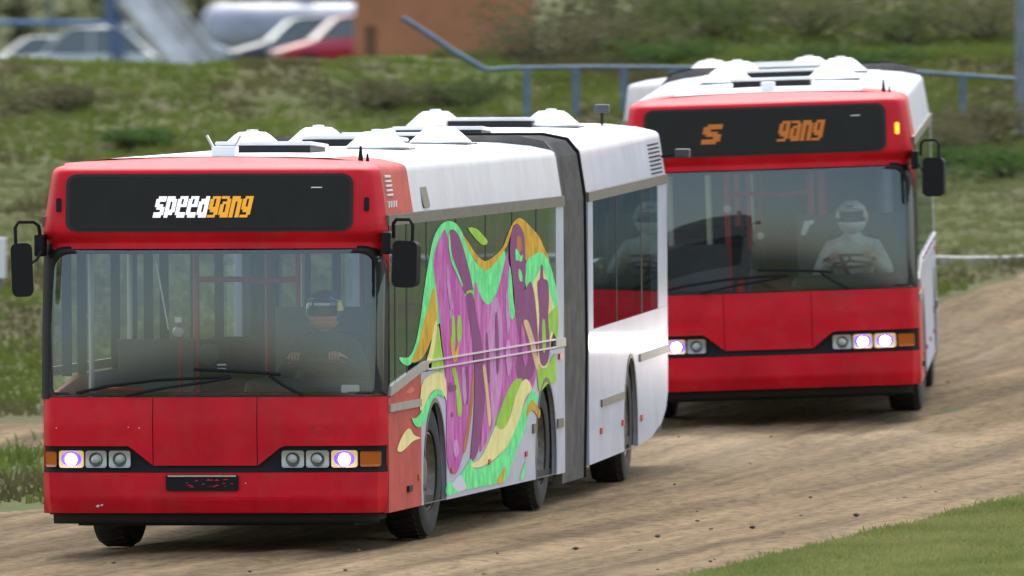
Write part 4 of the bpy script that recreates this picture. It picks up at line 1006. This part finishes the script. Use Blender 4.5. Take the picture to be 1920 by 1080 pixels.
# tank
TANKM = mat('weathered_grey_tank_steel', (.30, .32, .38), .45, metal=.2, var=.2, scale=1.5)
tx = PX(376, 488); zc = PZ(5, 488) - .90
root = empty('storage_tank', (tx, 488, hgt(tx + 3, 488)), (0, 0, R(-3)))
tag(root, 'large grey cylindrical tank lying behind the parked cars', 'tank')
zc -= hgt(tx + 3, 488)
MB().lathe([(.05, 0), (.40, .04), (.68, .14), (.84, .32), (.90, .55), (.90, 6.0), (.84, 6.25), (.6, 6.45), (.05, 6.55)], Matrix.Translation((0, 0, zc)), n=36).build('shell', TANKM, root, smooth=35)
for x in (.7, 2.6, 4.6, 6.0): MB().lathe([(.905, x), (.92, x + .01), (.92, x + .09), (.905, x + .10)], Matrix.Translation((0, 0, zc)), n=36).build('band', TANKM, root, smooth=35)
for x in (1.3, 4.9): MB().box(x - .15, x + .15, -.7, .7, -.2, zc - .45).build('saddle', TRIM, root)
MB().lathe([(.2, 0), (.2, .16), (.24, .17), (.24, .2), (.02, .21)], Matrix.Translation((3, 0, zc + .85)) @ Matrix.Rotation(R(-90), 4, 'Y'), n=18).build('manhole', TANKM, root, smooth=35)
# chute
CH = mat('pale_galvanised_chute', (.62, .60, .62), .5, metal=.1, var=.25, scale=2.2)
d = 442; cx, cz = PX(298, d), PZ(42, d); root = empty('metal_chute', (cx, d, hgt(cx, d))); tag(root, 'pale grey metal chute slanting down beside the tank', 'chute'); cz -= hgt(cx, d)
M = Matrix.Translation((0, 0, cz)) @ Matrix.Rotation(R(52), 4, 'Y') @ Matrix.Rotation(R(55), 4, 'X')
MB().obox(M, 4.4, 1.22, .06).build('trough', CH, root)
for s in (-1, 1): MB().obox(M @ Matrix.Translation((0, s * .64, .11)), 4.4, .07, .30).build('side_wall', mat('bright_chute_edge', (.60, .58, .60), .45, metal=.2), root)
MB().obox(M @ Matrix.Translation((0, .25, .06)), 4.4, .05, .08).build('rib', CH, root)
for x, y_ in ((-.9, .25), (-.9, -.35)): MB().tube([(x, y_, -.2), (x, y_, cz + 1.2)], .05, 8).build('support_leg', mat('blue_steel_paint', (.06, .11, .26), .45, var=.2, scale=4), root)
BLUE = MATS['blue_steel_paint']
d = 436
root = empty('blue_post', (PX(222, d), d, hgt(PX(222, d), d))); tag(root, 'thick blue steel post leaning left of the grey chute', 'post')
MB().prism([(-.13, -.2), (.13, -.2), (-.22, 5.0), (-.48, 5.0)], lambda x, z: (x, -.12, z), lambda x, z: (x, .12, z)).build('shaft', BLUE, root, bevel=.02)
MB().box(-.25, .25, -.25, .25, -.1, .06).build('base_plate', BLUE, root)
d = 500
zr = PZ(42, d)
root = empty('pipe_barrier', (PX(60, d), d, hgt(PX(60, d), d))); tag(root, 'thin blue horizontal pipe on grey posts above the parked cars', 'barrier')
o = Vector(root.location)
MB().tube([(PX(-160, d) - o.x, 0, zr - o.z), (PX(206, d) - o.x, 0, zr - o.z - .02)], .07, 10).build('pipe', mat('bright_blue_pipe', (.03, .16, .42), .4), root, smooth=60)
for p in (95, -60, 200): MB().box(PX(p, d) - o.x - .10, PX(p, d) - o.x + .10, .08, .28, -.3, zr - o.z + 1.6).build('post', mat('grey_post', (.16, .18, .16), .7), root)
# orange-brown building
TERRA = mat('terracotta_render', (.50, .205, .105), .85, var=.14, scale=1.1, bump=.2, bscale=9)
d = 330; x0, x1 = PX(664, d), PX(1003, d); zb = hgt((x0 + x1) / 2, d) - .6
root = empty('orange_shed', ((x0 + x1) / 2, d, zb)); tag(root, 'plain orange-brown rendered shed standing above the grass bank', 'shed')
hwid = (x1 - x0) / 2
wl = MB().box(-hwid, hwid, 0, 5, 0, 4.2).build('wall', TERRA, root)
MB().prism([(-hwid - .25, 4.2), (hwid + .25, 4.2), (0, 5.1)], lambda x, z: (x, -.3, z), lambda x, z: (x, 5.3, z)).build('roof', mat('dark_roof_sheet', (.08, .07, .065), .7), root)
MB().box(-hwid * .86, -hwid * .78, -.06, -.004, 0, PZ(48, d) - zb).build('downpipe', mat('dark_rusty_pipe', (.09, .045, .03), .7), root)

# ------------------------------------------------------------------ blue railing on the bank
RAILB = mat('chalky_blue_rail_paint', (.12, .18, .27), .6, var=.2, scale=6)
def on_bank(px, py, d0=205.0): return Vector((PX(px, d0), d0, PZ(py, d0)))
root = empty('blue_railing', on_bank(1100, 170)); tag(root, 'bent blue pipe railing with short posts along the grass bank', 'railing')
o = Vector(root.location)
pts = [on_bank(912, 131), on_bank(960, 128), on_bank(1100, 126), on_bank(1280, 127), on_bank(1480, 128), on_bank(1690, 133), on_bank(1800, 141), on_bank(1925, 150), on_bank(2100, 160)]
MB().tube([p - o for p in pts], .025, 8).build('top_rail', RAILB, root, smooth=60)
MB().tube([on_bank(754, 33) - o, on_bank(800, 62) - o, on_bank(850, 96) - o, on_bank(912, 132) - o], .033, 8).build('fallen_rail', RAILB, root, smooth=60)
for p, q in ((988, 128), (1080, 126), (1170, 126), (1805, 142), (1262, 127), (1350, 127), (1440, 128), (1530, 129), (1620, 131), (1710, 134)):
    a = on_bank(p, q); MB().tube([a - o, Vector((a.x, a.y, hgt(a.x, a.y) - .3)) - o], .040, 8).build('post', RAILB, root, smooth=60)
d = 203
root = empty('tall_post', (PX(1914, d), d, hgt(PX(1914, d), d))); tag(root, 'tall grey-blue post at the right edge of the bank', 'post')
MB().tube([(0, 0, -.4), (0, 0, 3.6)], .062, 12).build('shaft', mat('grey_blue_post_paint', (.20, .23, .27), .6, var=.2, scale=5), root, smooth=60)
MB().tube([(0, 0, 3.6), (0, 0, 3.64)], .07, 12).build('cap', RAILB, root)
d = 176
root = empty('marker_board', (PX(-2, d), d, hgt(PX(-2, d), d))); tag(root, 'white marker board at the left edge below the bank', 'marker')
zz = PZ(445, d) - hgt(PX(-2, d), d)
MB().box(-.07, .07, -.02, .02, zz - .42, zz).build('board', LETW, root, bevel=.01)
MB().box(-.025, .025, .021, .06, -.3, zz - .05).build('stake', mat('violet_stake', (.20, .16, .30), .7), root)

# ------------------------------------------------------------------ vegetation
def leafmat(name, a, b, sc=1.2):
    m = mat(name, a, .8, col2=b, scale=sc, stretch=((0, 0, 0), (1, .4, 1)), spec=.15)
    nt = m.node_tree; p = nt.nodes['Principled BSDF']; out = nt.nodes['Material Output']
    tr = nt.nodes.new('ShaderNodeBsdfTranslucent'); mx = nt.nodes.new('ShaderNodeMixShader'); mx.inputs[0].default_value = .38
    src = p.inputs['Base Color'].links[0].from_socket
    nt.links.new(src, tr.inputs['Color']); nt.links.new(p.outputs[0], mx.inputs[1]); nt.links.new(tr.outputs[0], mx.inputs[2]); nt.links.new(mx.outputs[0], out.inputs['Surface'])
    return m
G_TURF = leafmat('turf_blades', (.165, .200, .058), (.270, .275, .100), .9)
G_BANK = leafmat('bank_grass_blades', (.100, .122, .030), (.155, .200, .042), .5)
G_DRY = leafmat('dry_grass_blades', (.086, .080, .036), (.125, .116, .050), .8)
G_WEED = leafmat('brown_weed_stems', (.060, .048, .030), (.100, .080, .048), 1.0)
def blades(name, label, cat, spots, m, hmin, hmax, wid, seed, n_per=1):
    rng = random.Random(seed); v = []; f = []
    for (x, y) in spots:
        z = hgt(x, y) - .01
        for _ in range(n_per):
            a = rng.uniform(0, 6.283); h = rng.uniform(hmin, hmax); w = wid * rng.uniform(.7, 1.4)
            bx, by = x + rng.gauss(0, .05), y + rng.gauss(0, .05)
            lx, ly = rng.gauss(0, .38) * h, rng.gauss(0, .38) * h
            dx, dy = math.cos(a) * w, math.sin(a) * w * .6; i = len(v)
            v += [(bx - dx, by - dy, z), (bx + dx, by + dy, z), (bx + dx * .7 + lx * .4, by + dy * .7 + ly * .4, z + h * .6), (bx - dx * .7 + lx * .4, by - dy * .7 + ly * .4, z + h * .6), (bx + lx, by + ly, z + h)]
            f += [(i, i + 1, i + 2, i + 3), (i + 3, i + 2, i + 4)]
    me = bpy.data.meshes.new(name); me.from_pydata(v, [], f); me.materials.append(m)
    o = bpy.data.objects.new(name, me); COL.objects.link(o)
    return tag(o, label, None, kind='stuff')
rng = random.Random(21)
def scatter(n, x0, x1, y0, y1, ok):
    out = []
    while len(out) < n:
        x, y = rng.uniform(x0, x1), rng.uniform(y0, y1)
        if ok(x, y): out.append((x, y))
    return out
def in_view(x, y, mpx=140): return -960 - mpx < x * 32500 / y < 960 + mpx
turf = scatter(17000, .5, 8, 113, 150, lambda x, y: in_view(x, y, 260) and x > near_edge(y) + edge_n(y, 8.1, .12) - .05 + .1 * abs(rng.gauss(0, .5)))
blades('infield_grass', 'short green turf inside the bend at the lower right', 'grass', turf, G_TURF, .02, .055, .007, 5, 4)
def bank_ok(x, y):
    if not in_view(x, y, 200): return False
    if y < 180.2: return x < far_edge(y) + edge_n(y, 3.3, .28) - .05 and not (148.2 < y < 155.6 + .5 * math.sin((x + 14) / 15.5 * 9) and rng.random() < .97)
    return not (179.2 < y < 180.4 and x > 2.4)
bank = scatter(24000, -9, 12, 138, 214, bank_ok) + scatter(14000, -1.2, 12, 205, 246, lambda x, y: in_view(x, y, 200) and x > .3 - 1.3 * sst(212, 216, y))
patch = lambda x, y: noise.noise((x * .55, y * .16, 3.0)) + .5 * noise.noise((x * 1.6, y * .5, 8.0))
pale = [p for p in bank if 178 < p[1] < 199 and patch(*p) > -.25]; ps = set(pale)
greens = [p for p in bank if p not in ps and patch(*p) > -.16]; drys = [p for p in bank if p not in ps and patch(*p) <= -.16]
blades('verge_grass', 'pale olive grass on the flat strip below the bank', 'grass', pale, leafmat('pale_verge_blades', (.135, .150, .060), (.190, .205, .085), .7), .03, .10, .013, 9, 4)
blades('bank_grass', 'green grass covering the bank behind the buses', 'grass', greens, G_BANK, .04, .14, .014, 6, 4)
blades('dry_grass', 'brown dried grass in patches on the bank', 'grass', drys, G_DRY, .04, .15, .012, 7, 4)

def bush(name, label, x, y, rx, ry, rz, leaf, stem, n, seed, size=.05, group=None):
    rg = random.Random(seed); z = hgt(x, y)
    root = empty(name, (x, y, z)); tag(root, label, 'bush', group)
    v = []; f = []; cl = [Vector((rg.gauss(0, .45) * rx, rg.gauss(0, .45) * ry, rz * rg.uniform(.25, 1.0))) for _ in range(16)]
    for i in range(n):
        c = rg.choice(cl); p = c + Vector((rg.gauss(0, .22) * rx, rg.gauss(0, .22) * ry, rg.gauss(0, .20) * rz))
        if p.z < 0: p.z = -p.z * .5
        q = Matrix.Rotation(rg.uniform(0, 6.28), 3, 'Z') @ Matrix.Rotation(rg.uniform(-1.1, 1.1), 3, 'X'); s_ = size * rg.uniform(.5, 1.3); k = len(v)
        v += [tuple(p + q @ Vector(t)) for t in ((-s_ * .45, 0, 0), (0, -s_ * .3, s_ * .2), (s_ * .45, 0, 0), (0, s_, s_ * .3))]
        f.append((k, k + 1, k + 2, k + 3))
    mb = MB(); mb.v = v; mb.f = f; mb.mi = [0] * len(f); mb.build('foliage', leaf, root, fix=False)
    st = MB()
    for c in cl: st.tube([(rg.gauss(0, .05), rg.gauss(0, .05), -.1), tuple(c * .5), tuple(c)], [.018, .012, .005], 5)
    st.build('stem', stem, root)
    return root
L1M = leafmat('mid_green_leaves', (.045, .085, .022), (.085, .140, .035), 4); L2M = leafmat('dull_brown_leaves', (.098, .092, .048), (.140, .130, .066), 4); L3M = leafmat('dark_green_leaves', (.055, .075, .026), (.09, .115, .038), 4)
STEM = mat('brown_stem', (.05, .036, .022), .9)
specs = [  # pixel-free list: x, y, spread, height, leaf, label
    (5.55, 195.5, .75, .42, L1M, 'leafy green bush at the foot of the tall post'), (5.05, 197.5, .55, .30, L1M, 'low green bush left of the tall post'),
    (4.75, 199.5, .8, .55, L2M, 'brown bush under the blue railing at the right'), (5.6, 201.5, .6, .6, L2M, 'rust brown bush beside the tall post'),
    (-1.45, 206, .55, .42, L2M, 'dark brown weed clump below the orange shed'), (-.65, 207, .5, .40, L3M, 'dark weed clump under the fallen blue rail'),
    (-5.4, 206.5, .6, .30, L2M, 'brown weed clump at the far left of the bank'),
    (-4.3, 201, .45, .25, L1M, 'green weed clump on the left bank'),
    (.25, 215, .9, .75, L2M, 'low brown shrub in front of the tall ones by the shed'), (1.2, 216, 1.0, .7, L2M, 'wide brown shrub high on the bank above the railing'),
    (2.4, 217, .9, .7, L3M, 'dark shrub high on the bank behind the second bus'), (3.7, 218, 1.0, .7, L2M, 'brown shrub high on the right bank'), (4.9, 216.5, .9, .8, L3M, 'dark shrub at the top right of the bank'), (6.0, 217, 1.0, .8, L2M, 'brown shrub beside the tall post top'),
    (.55, 218, .75, 1.75, L2M, 'tall brown shrub just right of the orange shed corner'), (1.3, 221, .8, 1.6, L3M, 'tall dark shrub behind the brown one by the shed'),
    (1.9, 212.5, .7, .35, L1M, 'low green shrub behind the railing'), (4.2, 211.5, .8, .35, L1M, 'low green shrub right of the second bus roof'),
]
for i, (x, y, r_, h_, lm, lb) in enumerate(specs): bush('bush', lb, x, y, r_ * 1.1, r_ * 2.2, h_ * .62, lm, STEM, 1500, 40 + i, .055, 'bushes on the bank')
# trees behind the yard
def tree(label, x, y, h, r, seed):
    rg = random.Random(seed); z = hgt(x, y); root = empty('tree', (x, y, z)); tag(root, label, 'tree', 'trees behind the yard')
    tr = MB().tube([(0, 0, -.3), (.1, 0, h * .3), (0, .1, h * .6), (.1, 0, h * .9)], [.22, .17, .10, .03], 10)
    for k in range(9):
        a = rg.uniform(0, 6.28); zz = h * rg.uniform(.12, .7); tr.tube([(0, 0, zz), (math.cos(a) * r * .4, math.sin(a) * r * .4, zz + .5), (math.cos(a) * r * .8, math.sin(a) * r * .8, zz + .8)], [.07, .045, .012], 6)
    tr.build('trunk', STEM, root, smooth=60)
    v = []; f = []; cl = []
    for k in range(46):
        a = rg.uniform(0, 6.28); t = rg.uniform(.06, 1); rr = r * math.sqrt(rg.random()) * (1 - .5 * t)
        cl.append(Vector((rr * math.cos(a), rr * math.sin(a), h * t)))
    for i in range(4200):
        p = rg.choice(cl) + Vector((rg.gauss(0, .34), rg.gauss(0, .34), rg.gauss(0, .26))); q = Matrix.Rotation(rg.uniform(0, 6.28), 3, 'Z') @ Matrix.Rotation(rg.uniform(-1.2, 1.2), 3, 'X'); s_ = .2 * rg.uniform(.5, 1.2); k = len(v)
        v += [tuple(p + q @ Vector(t)) for t in ((-s_ * .45, 0, 0), (0, -s_ * .3, 0), (s_ * .45, 0, 0), (0, s_, s_ * .3))]; f.append((k, k + 1, k + 2, k + 3))
    mb = MB(); mb.v = v; mb.f = f; mb.mi = [0] * len(f); mb.build('crown', L3M, root, fix=False)
for i, (x, lb) in enumerate(((-19.5, 'dark tree beyond the yard, leftmost'), (-16.3, 'dark tree beyond the yard above the white car'), (-13.2, 'dark tree beyond the yard behind the blue post'), (-10.2, 'dark tree beyond the yard behind the chute'), (-7.2, 'dark tree beyond the yard behind the tank'), (-4.2, 'dark tree beyond the yard behind the orange shed'))):
    tree(lb, x, 560 + (i % 3) * 8, 6.5 + (i * 37 % 5) * .4, 2.3, 90 + i)
# clods of dirt lying on the track
rg = random.Random(77); mb = MB()
def clod(x, y, s_):
    z = hgt(x, y) + .03; ico = []
    for a, b in ((0, 0), (0, 1), (1, 1), (2, 1), (3, 1), (4, 1), (0, 2), (1, 2), (2, 2), (3, 2), (4, 2), (0, 3)):
        ph = (90, 26, -26, -90)[b]; t = R(a * 72 + (36 if b == 2 else 0)); k = s_ * rg.uniform(.7, 1.25)
        ico.append((x + k * math.cos(R(ph)) * math.cos(t), y + k * math.cos(R(ph)) * math.sin(t), z + .55 * k * math.sin(R(ph)) + s_ * .2))
    F = [(0, 1, 2), (0, 2, 3), (0, 3, 4), (0, 4, 5), (0, 5, 1)] + [(1, 6, 2), (2, 7, 3), (3, 8, 4), (4, 9, 5), (5, 10, 1), (6, 7, 2), (7, 8, 3), (8, 9, 4), (9, 10, 5), (10, 6, 1)] + [(11, 7, 6), (11, 8, 7), (11, 9, 8), (11, 10, 9), (11, 6, 10)]
    mb.add(ico, F)
for _ in range(420):
    y = rg.uniform(112, 176); u = rg.random(); x = far_edge(y) + u * (near_edge(y) - far_edge(y))
    clod(x, y, .005 + .016 * rg.random() ** 5)
rg = random.Random(78)
for x, y in ((1.05, 124.6), (1.75, 126.1), (.45, 122.4), (2.55, 128.3), (1.95, 124.2), (3.0, 132), (.9, 121.2)): clod(x, y, .026)
tag(mb.build('dirt_clods', mat('dark_dirt_clod', (.12, .09, .062), .95, var=.3, scale=20), smooth=0), 'scattered small clods of earth on the dirt track', None, kind='stuff')

# thin dust hanging behind the rear wheels
DUST = bpy.data.materials.new('hanging_dust'); DUST.use_nodes = True; nt = DUST.node_tree; nt.nodes.clear()
pv = nt.nodes.new('ShaderNodeVolumePrincipled'); pv.inputs['Color'].default_value = (.82, .70, .54, 1); pv.inputs['Density'].default_value = .022; pv.inputs['Anisotropy'].default_value = .2
om = nt.nodes.new('ShaderNodeOutputMaterial'); nt.links.new(pv.outputs[0], om.inputs['Volume'])
mb = MB()
for x, y, rx, ry, rz in ((1.75, 141.0, .5, 2.4, .20), (1.05, 138.9, .35, 1.2, .22), (4.3, 161, .55, 2.5, .35)):
    z = hgt(x, y) + rz * .8; n = len(mb.v); nu, nv = 16, 8
    for j in range(nv + 1):
        ph = math.pi * j / nv - math.pi / 2
        for i in range(nu):
            t = 2 * math.pi * i / nu; k = 1 + .2 * noise.noise((x + math.cos(t) * 1.5, y + math.sin(t) * 1.5, ph * 1.5))
            mb.v.append((x + rx * k * math.cos(ph) * math.cos(t), y + ry * k * math.cos(ph) * math.sin(t), z + rz * k * math.sin(ph)))
    for j in range(nv):
        for i in range(nu):
            mb.f.append((n + j * nu + i, n + j * nu + (i + 1) % nu, n + (j + 1) * nu + (i + 1) % nu, n + (j + 1) * nu + i)); mb.mi.append(0)
tag(mb.build('dust', DUST, smooth=80), 'thin pale dust hanging low behind the bus wheels', None, kind='stuff')
